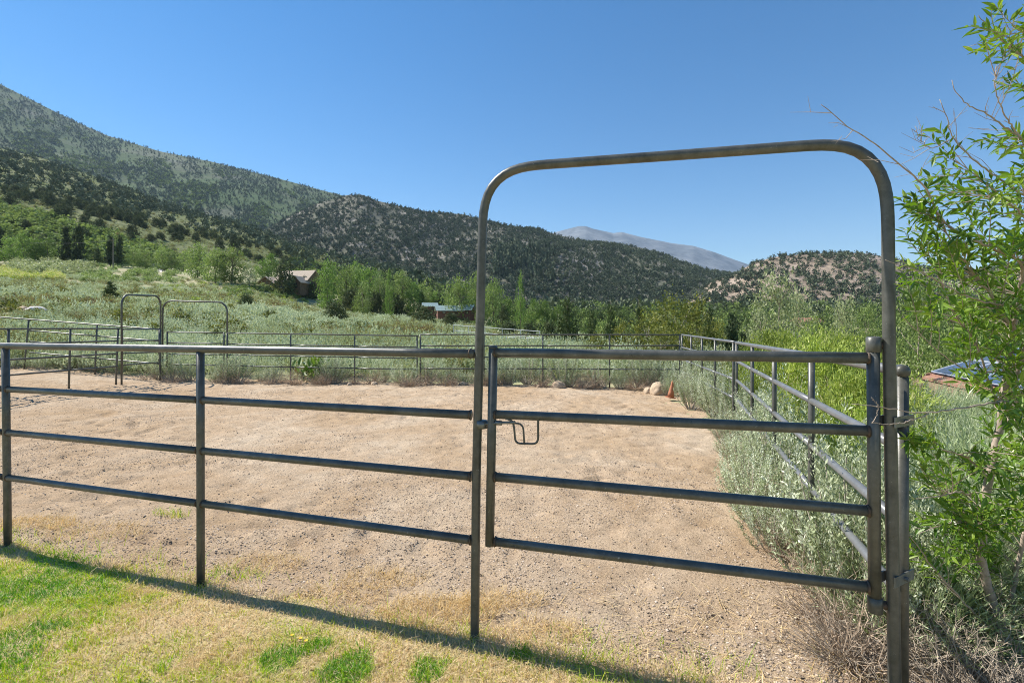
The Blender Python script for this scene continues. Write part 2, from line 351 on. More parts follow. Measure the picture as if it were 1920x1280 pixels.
# ------------------------------------------------------------------ vegetation prototypes
def crown(h, env, nclump, nleaf, ls, crad, h0=0., up=.25, outer=.55, seed=0, flat=1., wr=.62):
    """leaf quads gathered in clumps inside an envelope of radius env(t), t in 0..1 over the height"""
    rr = np.random.default_rng(seed); g = G()
    t = rr.random(nclump*3); w = np.array([env(v) for v in t]); keep = rr.random(nclump*3) < w/max(w.max(), 1e-6)
    t = t[keep][:nclump]; w = w[keep][:nclump]; n = len(t)
    a = rr.uniform(0, 2*math.pi, n); q = outer+(1-outer)*rr.random(n); q = q*rr.uniform(.75, 1.12, n)
    q = np.where(rr.random(n) < .3, rr.random(n)*.7, q)
    Cc = np.stack([np.cos(a)*w*q, np.sin(a)*w*q, h0+t*(h-h0)], 1)
    cs = crad*rr.uniform(.6, 1.35, n); k = nleaf
    off = rr.normal(size=(n, k, 3))*.5*np.array([1, 1, flat]); P = (Cc[:, None]+off*cs[:, None, None]).reshape(-1, 3)
    out = nrm(np.stack([P[:, 0], P[:, 1], np.full(len(P), .15*h)], 1))
    D = nrm(rr.normal(size=P.shape)+out*.7+np.array([0, 0, up])); N = nrm(rr.normal(size=P.shape)+np.array([0, 0, .6]))
    tone = np.clip(np.repeat(rr.normal(.5, .16, n), k)+rr.normal(0, .13, n*k), 0, 1)
    sz = ls*rr.uniform(.6, 1.4, len(P))
    kites(g, P-D*sz[:, None]*.5, D, N, sz, sz*wr, tone); return g
def env_round(w, p=.6): return lambda t: w*max(0, 1-abs(2*t-.85)**2.2/1.35)**p
def env_cone(w): return lambda t: w*(1-t)**.85*(min(1, t/.08+.3))
def env_bush(w): return lambda t: w*math.sqrt(max(0, 1-t**2.2))
def env_col(w): return lambda t: w*(min(1, t/.15+.25))*(1-t**3)**.7
def trunkmesh(h, r, nb=5, sp=.3, seed=0, lean=.03):
    rr = np.random.default_rng(seed+100); g = G(); z = np.linspace(-.1, h, 7)
    P = np.stack([lean*h*np.sin(z/h*3+seed), lean*h*np.cos(z/h*2.3), z], 1); P[:, :2] -= P[0, :2]
    tube(g, P, np.linspace(r, r*.3, 7), 7)
    for k in range(nb):
        t = rr.uniform(.25, .85); p0 = P[0]+(P[-1]-P[0])*t; p0 = np.array([np.interp(p0[2], z, P[:, 0]), np.interp(p0[2], z, P[:, 1]), p0[2]])
        a = rr.uniform(0, 6.28); L = sp*h*rr.uniform(.6, 1.1)
        d = np.array([math.cos(a), math.sin(a), rr.uniform(.5, 1.1)]); s = np.linspace(0, 1, 4)[:, None]
        tube(g, p0+d*L*s*.8+np.array([0, 0, .2])*L*s**2, np.linspace(r*.42, r*.1, 4), 5)
    return g
KIND = {}
def kind(name, mk, tk, cm, tm='bark', n=3): KIND[name] = [(mk(s).mesh(name+'_crown', M[cm]), tk(s).mesh(name+'_trunk', M[tm], True)) for s in range(n)]
# every prototype is 1 m tall; width is set by the scale
kind('juniper', lambda s: crown(1, env_bush(.5), 90, 26, .075, .15, 0, .3, .6, s), lambda s: trunkmesh(.6, .03, 3, .3, s), 'juniper', n=4)
kind('pine', lambda s: crown(1, lambda t: .42*(1-t)**.6*(.45+.55*abs(math.sin(t*17+s)))*min(1, t/.1+.3), 110, 26, .06, .10, .06, .2, .45, s+10, .6), lambda s: trunkmesh(.95, .022, 0, .3, s, .005), 'pine', n=3)
kind('spruce', lambda s: crown(1, lambda t: .5*(1-t)**.9*(.5+.5*abs(math.sin(t*22+s))), 120, 24, .055, .085, .03, -.1, .5, s+20, .5), lambda s: trunkmesh(.97, .02, 0, .3, s, .003), 'spruce', n=3)
kind('aspen', lambda s: crown(1, env_round(.5), 95, 38, .045, .13, .0, .2, .45, s+30), lambda s: trunkmesh(.75, .022, 6, .3, s), 'aspen', n=4)
kind('cottonwood', lambda s: crown(1, env_round(.5, .5), 95, 44, .042, .13, .03, .2, .45, s+40), lambda s: trunkmesh(.7, .03, 7, .38, s), 'cotton', n=3)
kind('poplar', lambda s: crown(1, env_col(.5), 80, 30, .045, .10, .05, .5, .4, s+50), lambda s: trunkmesh(.8, .03, 3, .15, s, .005), 'aspen', n=2)
kind('pale_aspen', lambda s: crown(1, env_round(.5, .45), 75, 34, .036, .12, .12, .2, .3, s+60), lambda s: trunkmesh(.85, .016, 9, .4, s), 'pale_aspen', 'twig', n=3)
kind('olive_shrub', lambda s: crown(1, env_bush(.55), 85, 40, .042, .13, .04, .3, .5, s+70), lambda s: trunkmesh(.7, .02, 9, .5, s), 'olive', 'paletwig', n=3)
kind('green_shrub', lambda s: crown(1, env_bush(.5), 110, 46, .032, .11, .02, .3, .45, s+80), lambda s: trunkmesh(.75, .015, 9, .45, s), 'cotton', 'twig', n=3)
kind('open_pine', lambda s: crown(1, lambda t: .5*(1-t**1.7)*(.55+.45*abs(math.sin(t*10+s)))*min(1, t/.08+.5), 95, 34, .05, .12, .02, .4, .4, s+90), lambda s: trunkmesh(.9, .02, 5, .3, s, .01), 'spruce', n=2)
NAMES = dict(open_pine='pine_tree', juniper='juniper_tree', pine='pine_tree', spruce='spruce_tree', aspen='aspen_tree', cottonwood='cottonwood_tree', poplar='poplar_tree', pale_aspen='pale_aspen_tree', olive_shrub='olive_shrub', green_shrub='willow_shrub')
CATS = dict(olive_shrub='shrub', green_shrub='shrub')
_ct = {}
def plant(kd, x, yb, yt, wpx, label, group=None, Y=None):
    """a tree whose foot stands on the terrain where the sight line through its foot meets it"""
    Y = Y or hit(x, yb) or 178.
    X = (x-CX)/F*Y; z = float(ground_z(X, Y)); ztop = CH+(HY-yt)/F*Y
    h = max(ztop-z, .4); w = wpx/F*Y
    i = _ct.get(kd, 0); _ct[kd] = i+1
    cm, tm = KIND[kd][i % len(KIND[kd])]
    o = thing(NAMES[kd], label, CATS.get(kd, 'tree'), (X, Y, z-.05), R.uniform(0, 6.28), group, (w, w, h))
    obj('crown', cm, None, o); obj('trunk', tm, None, o); return o

# sagebrush: upright grey-green sprays
def sage_proto(h, w, nstem, nl, ls, seed, spike=.25):
    rr = np.random.default_rng(seed); g = G(); st = G()
    a = rr.uniform(0, 6.28, nstem); r = np.sqrt(rr.random(nstem))*w
    E = np.stack([np.cos(a)*r, np.sin(a)*r, h*(1-.45*(r/w)**2)*rr.uniform(.7, 1+spike, nstem)], 1)
    B = E*np.array([.22, .22, 0])+np.array([0, 0, -.02]); Mi = B*.45+E*.55+np.stack([np.cos(a)*r*.18, np.sin(a)*r*.18, -.08*h+0*a], 1)
    t = rr.uniform(.34, 1.02, (nstem, nl, 1))
    P = ((1-t)**2*B[:, None]+2*t*(1-t)*Mi[:, None]+t*t*E[:, None]).reshape(-1, 3)
    ax = np.repeat(nrm(E-Mi), nl, 0); D = nrm(ax*1.2+rr.normal(size=P.shape)*.65); N = nrm(rr.normal(size=P.shape))
    P = P+rr.normal(size=P.shape)*ls*.5
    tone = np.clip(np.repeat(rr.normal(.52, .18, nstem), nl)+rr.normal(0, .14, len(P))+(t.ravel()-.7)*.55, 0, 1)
    sz = ls*rr.uniform(.6, 1.4, len(P)); kites(g, P, D, N, sz, sz*.36, tone)
    for k in range(0, nstem, 2):
        s = np.linspace(0, .75, 4)[:, None]; tube(st, (1-s)**2*B[k]+2*s*(1-s)*Mi[k]+s*s*E[k], np.linspace(.009, .003, 4)*h/.8, 4, False)
    return g, st
SAGE = []
for s in range(4):
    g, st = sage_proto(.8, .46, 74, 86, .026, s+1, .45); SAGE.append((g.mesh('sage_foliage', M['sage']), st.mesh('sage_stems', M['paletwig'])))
def sagebush(X, Y, sxy, sz, label, group=None, z=None):
    i = _ct.get('sage', 0); _ct['sage'] = i+1
    o = thing('sagebrush', label, 'bush', (X, Y, float(ground_z(X, Y)) if z is None else z), R.uniform(0, 6.28), group, (sxy, sxy, sz))
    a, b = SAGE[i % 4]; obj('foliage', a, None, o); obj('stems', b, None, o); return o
def rabbit_proto(h, w, n, seed):
    rr = np.random.default_rng(seed); g = G()
    a = rr.uniform(0, 6.28, n); r = np.sqrt(rr.random(n))
    P = np.stack([np.cos(a)*r*w*.45, np.sin(a)*r*w*.45, np.zeros(n)], 1); L = h*(1-.5*r**2)*rr.uniform(.6, 1.08, n)
    D = np.stack([np.cos(a)*r*.8, np.sin(a)*r*.8, np.ones(n)], 1)+rr.normal(size=(n, 3))*.12
    bd = np.stack([np.cos(a)*r, np.sin(a)*r, -.1+0*a], 1)*.22+rr.normal(size=(n, 3))*.06
    tone = np.clip(rr.normal(.5, .22, n), 0, 1)
    blades(g, P, D, bd, L, .010, tone)
    m = n*5; k = rr.integers(0, n, m); t = rr.uniform(.35, 1, m)[:, None]
    Q = P[k]+nrm(D[k])*L[k][:, None]*t*.9+bd[k]*L[k][:, None]*t**2*.8
    kites(g, Q, nrm(D[k])+rr.normal(size=(m, 3))*.5, rr.normal(size=(m, 3)), .055*rr.uniform(.6, 1.4, m), .007, np.clip(tone[k]+rr.normal(0, .15, m), 0, 1))
    return g
M['pale_brush'] = leafmat('pale_green_stem', g_((0, (.16, .20, .07)), (.5, (.33, .40, .20)), (1, (.55, .58, .40))), .3, .6, .15, .2)
PALE = [rabbit_proto(.95, .9, 1100, 40+s).mesh('pale_brush', M['pale_brush']) for s in range(2)]
RAB = []
for s in range(4):
    g = rabbit_proto(1.15, .9, 420, s); g.add(*crown(1.05, env_bush(.72), 60, 170, .055, .17, 0, 1.5, .5, 600+s, 1., .24).arr()); RAB.append(g.mesh('rabbitbrush', M['rabbit']))
def drybush(h, w, n, seed, r0=.004):
    rr = np.random.default_rng(seed); g = G()
    for k in range(n):
        a = rr.uniform(0, 6.28); r = math.sqrt(rr.random())*w; e = np.array([math.cos(a)*r, math.sin(a)*r, h*rr.uniform(.25, 1.)*(1-.5*(r/w)**2)])
        b = np.array([e[0]*.2, e[1]*.2, 0]); mi = b*.5+e*.5+rr.normal(size=3)*w*.16; s = np.linspace(0, 1, 5)[:, None]
        P = (1-s)**2*b+2*s*(1-s)*mi+s*s*e; tube(g, P, np.linspace(r0, r0*.35, 5), 3, False)
        for q in range(3):
            p = P[rr.integers(1, 5)]; d = nrm(e-b+rr.normal(size=3)*h*.6)*h*rr.uniform(.1, .3)
            tube(g, np.stack([p, p+d*.5+rr.normal(size=3)*.012, p+d]), [r0*.5, r0*.4, r0*.2], 3, False)
    return g
DRY = [drybush(.55, .42, 70, s).mesh('dry_twigs', M['paletwig']) for s in range(3)]

# ------------------------------------------------------------------ hillside trees
def lowtree(seed, cone=False, n=46, ls=.34):
    return crown(1, env_cone(.42) if cone else env_bush(.5), n//6, 6, ls, .28, 0, .3, .5, seed).arr()
LOW = [lowtree(200+s, False, 60, .30) for s in range(4)]; LOWC = [lowtree(210+s, True, 60, .24) for s in range(4)]
LOWF = [crown(1, env_bush(.7), 24, 12, .14, .22, 0, .4, .4, 500+s).arr() for s in range(4)]
def hill_points(h, n, x0, x1, t0, t1, dens, seed):
    rr = np.random.default_rng(seed); x = rr.uniform(x0, x1, n*4); t = t0+(t1-t0)*rr.random(n*4)
    P = h.pos(x, t); px = CX+F*P[:, 0]/P[:, 1]; py = HY-F*(P[:, 2]-CH)/P[:, 1]
    k = rr.random(n*4) < dens(px, py, t); return P[k][:n], t[k][:n], px[k][:n]
def forest(name, P, hgt, protos, m, wk=1., tone=0., sd=.15):
    g = G(); rr = np.random.default_rng(len(P)); idx = rr.integers(0, len(protos), len(P))
    tsh = rr.normal(tone, sd, len(P))
    for i, pr in enumerate(protos):
        k = idx == i
        if k.any(): g.add(*scatter(pr, P[k], rr.uniform(0, 6.28, k.sum()), hgt[k]*wk, tsh[k], np.full(k.sum(), 1/wk)))
    return tag(obj(name, g, m), kind='stuff')
dn = lambda s, lo, hi: (lambda x, y, t: np.clip((vnoise(x/s+3, y/s*1.6)-lo)/(hi-lo), .03, 1))
# left foothill
def fd(x, y, t):
    dense = sstep(12, -12, y-(366+.205*x)-16*(vnoise(x/30, y/30)-.5)); green = sstep(-4, 8, y-(378+.30*x))*(x < 400)
    return np.clip(dense*(.5+.5*sstep(.35, .6, fbm(x/14, y/10, 3)))+.17*(1-dense)*(1-.75*green), 0, 1)
P, t, px = hill_points(foothill, 2500, -620, 960, .03, 1.03, fd, 5)
Pv = P[np.argsort(P[:, 1])]; near = (Pv[:, 0]/Pv[:, 1] > -1.05) & (Pv[:, 0]/Pv[:, 1] < 0)
ni = np.nonzero(near)[0][:170]; rest = np.setdiff1d(np.arange(len(Pv)), ni)
rr = np.random.default_rng(4)
for k in ni:
    o = thing('juniper_tree', None, None, tuple(Pv[k]-np.array([0, 0, .2]))); cm, tm = KIND['juniper'][rr.integers(0, 4)]; obj('crown', cm, None, o); obj('trunk', tm, None, o)
    h = rr.uniform(3.2, 6.2); w = h*rr.uniform(.85, 1.2); o.scale = (w, w, h); o.rotation_euler = (0, 0, rr.uniform(0, 6.28))
    tag(o, 'dark round juniper standing on the open lower slope of the left foothill', 'tree', 'junipers on the lower left foothill')
forest('foothill_juniper_wood', Pv[rest], rr.uniform(2.6, 5.8, len(rest)), LOW, M['far'], 1.05, .24)
P, t, px = hill_points(foothill, 7200, -620, 960, .0, 1.0, lambda x, y, t: np.where(y > 350+.2*x, .9, .35)*np.clip(.3+fbm(x/25, y/18, 3), 0, 1), 55)
forest('foothill_sagebrush', P, np.random.default_rng(3).uniform(.7, 1.7, len(P)), LOWF, M['field_sage'], 1.5, -.08)
# big mountain
def md(x, y, t): return np.clip((fbm(x/30+7, y/20, 4)-.30)/.25, .22, 1)
P, t, px = hill_points(mountain, 15500, -600, 720, .05, 1.0, md, 6)
forest('mountain_conifer_forest', P, np.random.default_rng(1).uniform(4, 11, len(P)), LOWC, M['far'], .75, .02)
P, t, px = hill_points(mountain, 3600, -600, 720, .05, .8, lambda x, y, t: np.clip((fbm(x/60+30, y/40, 3)-.45)/.15, 0, 1), 16)
forest('mountain_green_brush', P, np.random.default_rng(1).uniform(4, 8, len(P)), LOW, M['greenwood'], 1.5, .0)
# rocky hill
P, t, px = hill_points(rocky, 20000, 400, 1500, -.02, 1.0, lambda x, y, t: np.clip((fbm(x/7, y/6, 2)-.12)/.5, .35, 1)*np.where(t < .25, 1, np.clip(1.7*fbm(x/55+2, y/22, 3), .25, 1)), 7)
forest('rocky_hill_pinyon_wood', P, np.random.default_rng(2).uniform(2.8, 5.8, len(P)), LOW+LOWC[:2], M['far'], 1.0, .03)
P, t, px = hill_points(rocky, 90, 920, 1040, .15, .45, lambda x, y, t: np.ones_like(x), 8)
forest('tall_pine_stand', P, np.random.default_rng(2).uniform(14, 22, len(P)), LOWC, M['far'], .5)
# tan hill: the nearest ones stand apart
P, t, px = hill_points(tanhill, 4000, 1300, 2300, .02, 1.02, lambda x, y, t: np.clip((fbm(x/9, y/8, 2)-.15)/.5, .3, 1)*(.65+.35*sstep(.5, .1, t)), 9)
Pv = P[np.argsort(P[:, 1])]; u = Pv[:, 0]/Pv[:, 1]; ni = np.nonzero((u > .42) & (u < .82))[0][:120]; rest = np.setdiff1d(np.arange(len(Pv)), ni)
for k in ni:
    o = thing('juniper_tree', None, None, tuple(Pv[k]-np.array([0, 0, .2]))); cm, tm = KIND['juniper'][rr.integers(0, 4)]; obj('crown', cm, None, o); obj('trunk', tm, None, o)
    h = rr.uniform(2.8, 5.2); w = h*rr.uniform(.8, 1.1); o.scale = (w, w, h); o.rotation_euler = (0, 0, rr.uniform(0, 6.28))
    tag(o, 'dark juniper dotting the lower part of the bare tan hill', 'tree', 'junipers low on the tan hill')
forest('tan_hill_juniper_wood', Pv[rest], rr.uniform(2.6, 5.2, len(rest)), LOW, M['far'], 1.0)
# valley floor and green thicket below the left foothill
def on_ground(x, Y):
    X = (x-CX)/F*Y; return np.stack([X, Y, ground_z(X, Y)-.1], 1)
n = 2600; x = rr.uniform(540, 1950, n); Y = np.where(x > 930, 70+350*rr.random(n)**1.3, rr.uniform(170, 420, n)); P = on_ground(x, Y)
forest('valley_green_wood', P, np.clip(Y/36, 2.2, 7.5)*rr.uniform(.6, 1.15, n), LOWF, M['greenwood'], .9, -.02, .3)
n = 500; x = rr.uniform(560, 1900, n); Y = rr.uniform(190, 440, n)
forest('valley_conifer_wood', on_ground(x, Y), rr.uniform(5, 11, n), LOWC, M['far'], .75, .1)
P, t, px = hill_points(foothill, 4200, -620, 380, .0, .62, lambda x, y, t: sstep(-6, 6, y-(378+.30*x)+10*(vnoise(x/15, y/15)-.5))*sstep(0, 20, 395-x), 21)
forest('green_hillside_thicket', P, rr.uniform(1.6, 3.2, len(P)), LOW, M['greenwood'], 1.6, .35)

# ------------------------------------------------------------------ sage field
protoF = []
for s in range(5):
    g, st = sage_proto(.62, .55, 26, 7, .17, 400+s, .2); protoF.append(g.arr())
protoN = [sage_proto(.62, .55, 60, 16, .065, 420+s, .3)[0].arr() for s in range(5)]
def field(n, seed):
    rr = np.random.default_rng(seed); Y = 15.6*np.exp(rr.random(n)**.8*math.log(150/15.6)); x = rr.uniform(-560, 1500, n)
    P = on_ground(x, Y); P[:, 2] += .1
    k = (rr.random(n) < np.clip((fbm(P[:, 0]*.35, P[:, 1]*.35, 3)-.22)/.25, .2, 1)); return P[k]
P = field(12000, 31); g = G()
for px_, py_, rad in ((68, 590, 2.6), (44, 588, 2.2), (80, 594, 2.), (56, 598, 2.2), (243, 604, 1.6), (376, 620, 1.8), (502, 622, 1.6), (207, 566, 2.), (462, 582, 2.), (628, 604, 2.2)):
    Y_ = hit(px_, py_, 14) or 40.; P = P[np.hypot(P[:, 0]-(px_-CX)/F*Y_, P[:, 1]-Y_) > rad]
idx = rr.integers(0, 5, len(P))
big = fbm(P[:, 0]*.10+9, P[:, 1]*.07, 3); tsh = (big-.5)*1.7+(fbm(P[:, 0]*.6, P[:, 1]*.35, 2)-.5)*.9+rr.normal(0, .16, len(P))+.10
nearf = P[:, 1] < 34
for i in range(10):
    k = (idx == i % 5) & (nearf == (i < 5)); g.add(*scatter((protoN+protoF)[i], P[k], rr.uniform(0, 6.28, k.sum()), rr.uniform(.7, 1.5, k.sum()), tsh[k], rr.uniform(.8, 1.15, k.sum())))
tag(obj('sagebrush_field', g, M['field_sage']), kind='stuff')
# bright green and olive patches along the field's upper edge
def patch(name, xs, ys, n, m, hs, tone, seed, lo=.0):
    rr = np.random.default_rng(seed); g = G(); P = []
    x = rr.uniform(*xs, n*3); y = ys[0]+(ys[1]-ys[0])*rr.random(n*3)
    for a, b in zip(x, y):
        if vnoise(a/20, b/8) < lo: continue
        Y = hit(a, b, 14, 230)
        if Y and len(P) < n: P.append([(a-CX)/F*Y, Y, float(ground_z((a-CX)/F*Y, Y))])
    P = np.array(P); idx = rr.integers(0, len(LOW), len(P))
    for i in range(len(LOW)):
        k = idx == i; g.add(*scatter(LOWF[i], P[k], rr.uniform(0, 6.28, k.sum()), rr.uniform(*hs, k.sum()), rr.normal(tone, .12, k.sum()), np.full(k.sum(), .8)))
    return tag(obj(name, g, M[m]), kind='stuff')
patch('bright_meadow_brush', (-40, 118), (504, 527), 620, 'rabbit', (.9, 1.5), .3, 1)
patch('grey_willow_brush', (20, 180), (488, 518), 130, 'pale_aspen', (1.6, 3.), -.05, 2)
patch('meadow_edge_brush', (150, 340), (496, 530), 260, 'cotton', (.9, 1.9), .1, 3, .3)
patch('green_verge', (300, 760), (533, 575), 300, 'rabbit', (.5, 1.1), -.1, 4, .45)
patch('house_yard_brush', (420, 640), (537, 560), 330, 'cotton', (.6, 1.5), -.05, 8, .25)
patch('field_olive_brush', (-20, 900), (540, 645), 900, 'olive', (.45, 1.15), -.12, 5, .56)

# ------------------------------------------------------------------ trees and shrubs one can tell apart
T = plant
T('pine', 124, 484, 420, 30, 'tall dark pine, left one of the close pair beyond the sage field')
T('pine', 147, 488, 414, 34, 'tallest dark pine, right one of the close pair beyond the sage field')
T('spruce', 183, 493, 459, 24, 'small dark reddish spruce between the pine pair and the utility pole')
T('pine', 207, 492, 441, 28, 'dark pine directly behind the wooden utility pole')
T('pine', 224, 493, 436, 26, 'dark pine just right of the wooden utility pole')
T('pine', -2, 488, 420, 36, 'dark conifer cut by the left picture edge above bright brush')
for x, yb, yt, w in ((18, 492, 446, 40), (44, 490, 440, 42), (66, 488, 448, 34), (88, 490, 444, 40)):
    T('aspen', x, yb, yt, w, 'bushy green tree in the row left of the tall dark pine pair', 'green trees left of the pine pair')
for x, yb, yt, w in ((250, 494, 462, 34), (272, 496, 466, 32), (304, 499, 460, 32), (322, 497, 470, 30), (345, 502, 474, 30)):
    T('green_shrub', x, yb, yt, w, 'dark green tree in the row between utility pole and tall light green clump', 'dark green trees right of the utility pole')
T('cottonwood', 370, 523, 457, 48, 'leftmost tree of the tall light green clump above the small arch')
T('cottonwood', 404, 530, 468, 50, 'middle tree of the tall light green clump above the small arch')
T('cottonwood', 434, 531, 462, 62, 'broadest, rightmost tree of the tall light green clump')
T('pale_aspen', 468, 537, 500, 34, 'pale silvery small tree between light green clump and brown house')
T('aspen', 492, 540, 488, 40, 'light green tree behind the left end of the brown house', Y=165)
T('aspen', 508, 536, 478, 36, 'green tree rising behind the brown house roof', Y=170)
T('juniper', 533, 552, 499, 46, 'olive conifer in front of the brown house wall')
T('spruce', 571, 556, 512, 30, 'slim dark spruce in front of the right gable of the brown house')
T('juniper', 584, 560, 530, 28, 'bushy juniper in front of the right wall of the brown house')
T('juniper', 597, 557, 523, 26, 'brownish juniper beside the right end of the brown house')
T('aspen', 615, 560, 490, 46, 'tallest bright green tree just right of the brown house', Y=132)
for kd, x, yb, yt, w, Y in (('cottonwood', 648, 560, 500, 58, 150), ('aspen', 668, 560, 490, 44, 160), ('aspen', 692, 566, 503, 56, 150), ('green_shrub', 712, 568, 518, 44, 145), ('cottonwood', 754, 575, 516, 56, 140), ('aspen', 776, 580, 532, 40, 138), ('green_shrub', 800, 585, 542, 44, 140), ('aspen', 818, 585, 548, 34, 140), ('green_shrub', 680, 572, 530, 44, 135)):
    T(kd, x, yb, yt, w, 'bright green tree in the grove between brown house and green roofed barn', 'bright green grove right of the house', Y)
for x, yb, yt, w, Y in ((722, 575, 528, 26, 136), (790, 582, 536, 24, 139), (660, 570, 532, 22, 141)):
    T('spruce', x, yb, yt, w, 'dark conifer tucked among the bright green grove right of the house', 'conifers within the bright green grove', Y)
T('poplar', 730, 575, 506, 24, 'narrow darker poplar standing in the bright green grove', Y=128)
T('juniper', 668, 584, 537, 42, 'large olive juniper at the field edge below the bright grove')
T('juniper', 652, 582, 548, 24, 'small juniper crowding the left of the large olive juniper')
T('juniper', 705, 588, 548, 30, 'grey green juniper between the large olive juniper and the rounder dark one')
T('juniper', 744, 594, 549, 38, 'dark rounded juniper at the field edge below the poplar')
T('juniper', 628, 602, 563, 42, 'round dark juniper standing alone in the middle of the sage field')
T('juniper', 795, 610, 575, 48, 'broad dark juniper in the field left of the barn')
T('juniper', 845, 617, 586, 32, 'mid sized round juniper below the green roofed barn')
T('juniper', 876, 613, 597, 16, 'tiny round juniper touching the tall gate post')
T('spruce', 207, 563, 523, 46, 'small bushy conifer alone in the sage field above the small arch')
T('juniper', 462, 580, 549, 30, 'small cone shaped juniper alone in the sage field right of the arches')
T('cottonwood', 860, 592, 517, 62, 'big light green cottonwood with visible trunk beside the barn', Y=118)
T('cottonwood', 893, 592, 515, 44, 'light green cottonwood directly behind the tall gate post', Y=125)
T('cottonwood', 925, 595, 528, 46, 'light green cottonwood just right of the tall gate post', Y=118)
T('poplar', 976, 604, 511, 26, 'tall narrow columnar poplar standing alone in the valley', Y=112)
T('spruce', 823, 580, 540, 26, 'dark spruce behind the barn roof', Y=140)
for x, yb, yt, w, Y in ((950, 600, 556, 46, 125), (1000, 602, 562, 34, 130), (1022, 602, 566, 32, 130), (1045, 604, 572, 34, 130)):
    T('aspen', x, yb, yt, w, 'low bright green tree around the foot of the columnar poplar', 'green trees round the poplar', Y)
T('juniper', 943, 612, 573, 30, 'dark juniper left of the columnar poplar, taller than it is wide', Y=85)
T('juniper', 955, 627, 603, 38, 'low spreading juniper above the back rail, left of two', Y=62)
T('juniper', 993, 628, 606, 30, 'low round juniper above the back rail, right of two', Y=60)
T('open_pine', 1064, 655, 556, 72, 'broad grey green pine standing behind the back fence right of centre', Y=34)
T('juniper', 1032, 650, 598, 34, 'shrubby juniper crowding the left side of the broad grey green pine', Y=36)
T('spruce', 1110, 655, 570, 44, 'slim pale spruce right of the broad grey green pine', Y=36)
T('spruce', 1145, 660, 558, 54, 'dark topped spruce at the left edge of the olive thicket', Y=30)
T('spruce', 1198, 650, 556, 42, 'small spruce tip poking out of the olive thicket', Y=36)
T('spruce', 1331, 655, 562, 46, 'green spruce rising at the right side of the olive thicket', Y=30)
for x, yb, yt, w, Y in ((1168, 690, 606, 80, 20), (1215, 692, 582, 90, 20), (1262, 690, 553, 100, 22), (1305, 690, 566, 84, 22), (1238, 695, 610, 80, 18), (1290, 695, 600, 80, 18.5), (1345, 690, 606, 64, 21), (1120, 690, 622, 56, 20)):
    T('olive_shrub', x, yb, yt, w, 'yellow olive shrub in the thicket behind the far right corner of the pen', 'olive thicket behind the back fence', Y)
T('pine', 1372, 672, 584, 54, 'very dark pine behind the side fence corner', Y=19)
T('pine', 1393, 676, 612, 32, 'low dark pine leaning out right of the very dark one', Y=18)
T('pale_aspen', 1458, 668, 505, 106, 'tall pale grey green aspen rising against the tan hill', Y=24)
T('pale_aspen', 1500, 665, 538, 60, 'shorter pale aspen crowding the right side of the tall one', Y=25)
T('pale_aspen', 1425, 668, 582, 60, 'low pale aspen crowding the left side of the tall one', Y=23)
T('pale_aspen', 1582, 655, 556, 58, 'pale aspen with open crown left of the right gate post', Y=26)
T('green_shrub', 1625, 660, 562, 60, 'green shrub just left of the right gate post', Y=22)
T('green_shrub', 1722, 712, 503, 128, 'tall dense green shrub right behind the right gate post', Y=27)
T('green_shrub', 1792, 712, 522, 110, 'dense green shrub behind the solar roof', Y=28)
T('green_shrub', 1868, 712, 505, 120, 'dense green shrub at the right picture edge behind willow branches', Y=28)
# bright rabbitbrush outside the side fence
def rabbit(x, Y, s, h):
    X = (x-CX)/F*Y; o = obj('rabbitbrush', RAB[_ct.get('rb', 0) % 4], None, loc=(X, Y, float(ground_z(X, Y))-.05)); _ct['rb'] = _ct.get('rb', 0)+1
    o.scale = (s, s, h); o.rotation_euler = (0, 0, R.uniform(0, 6.28))
    return tag(o, 'bright yellow green rabbitbrush in the thicket outside the side fence', 'bush', 'rabbitbrush outside the side fence')
for x, Y, s, h in ((1420, 13.5, 1.4, 1.5), (1450, 12.5, 1.5, 1.6), (1480, 13, 1.5, 1.65), (1512, 12, 1.6, 1.75), (1545, 12.5, 1.6, 1.95), (1575, 12, 1.6, 1.95), (1605, 11.5, 1.6, 1.8), (1640, 12, 1.6, 1.7),
                   (1440, 10.5, 1.3, 1.3), (1470, 9.8, 1.3, 1.35), (1500, 9.5, 1.4, 1.4), (1530, 9, 1.4, 1.5), (1565, 9, 1.4, 1.6), (1600, 8.6, 1.4, 1.6), (1635, 8.5, 1.4, 1.55),
                   (1505, 7.2, 1.1, 1.05), (1540, 6.8, 1.1, 1.1), (1575, 6.6, 1.1, 1.15), (1610, 6.2, 1.1, 1.2), (1640, 5.8, 1.1, 1.15), (1590, 5.2, 1., .95), (1625, 4.8, 1., .95)):
    rabbit(x+R.uniform(-9, 9), Y, s*R.uniform(.72, 1.0), h*R.uniform(.82, 1.05))
for x, Y, s in ((1745, 10.5, 1.3), (1775, 11.5, 1.3), (1810, 10.5, 1.2), (1845, 10., 1.2), (1715, 9.5, 1.3), (1880, 9.5, 1.2), (1760, 8.4, 1.1), (1800, 8., 1.), (1730, 8., 1.1)):
    X = (x-CX)/F*Y; o = obj('rabbitbrush', PALE[int(x) % 2], None, loc=(X, Y, float(ground_z(X, Y))-.03)); o.scale = (s*1.1, s*1.1, s); o.rotation_euler = (0, 0, x)
    tag(o, 'pale green wispy brush right of the corner post below the solar roof', 'bush', 'pale brush right of the corner post')
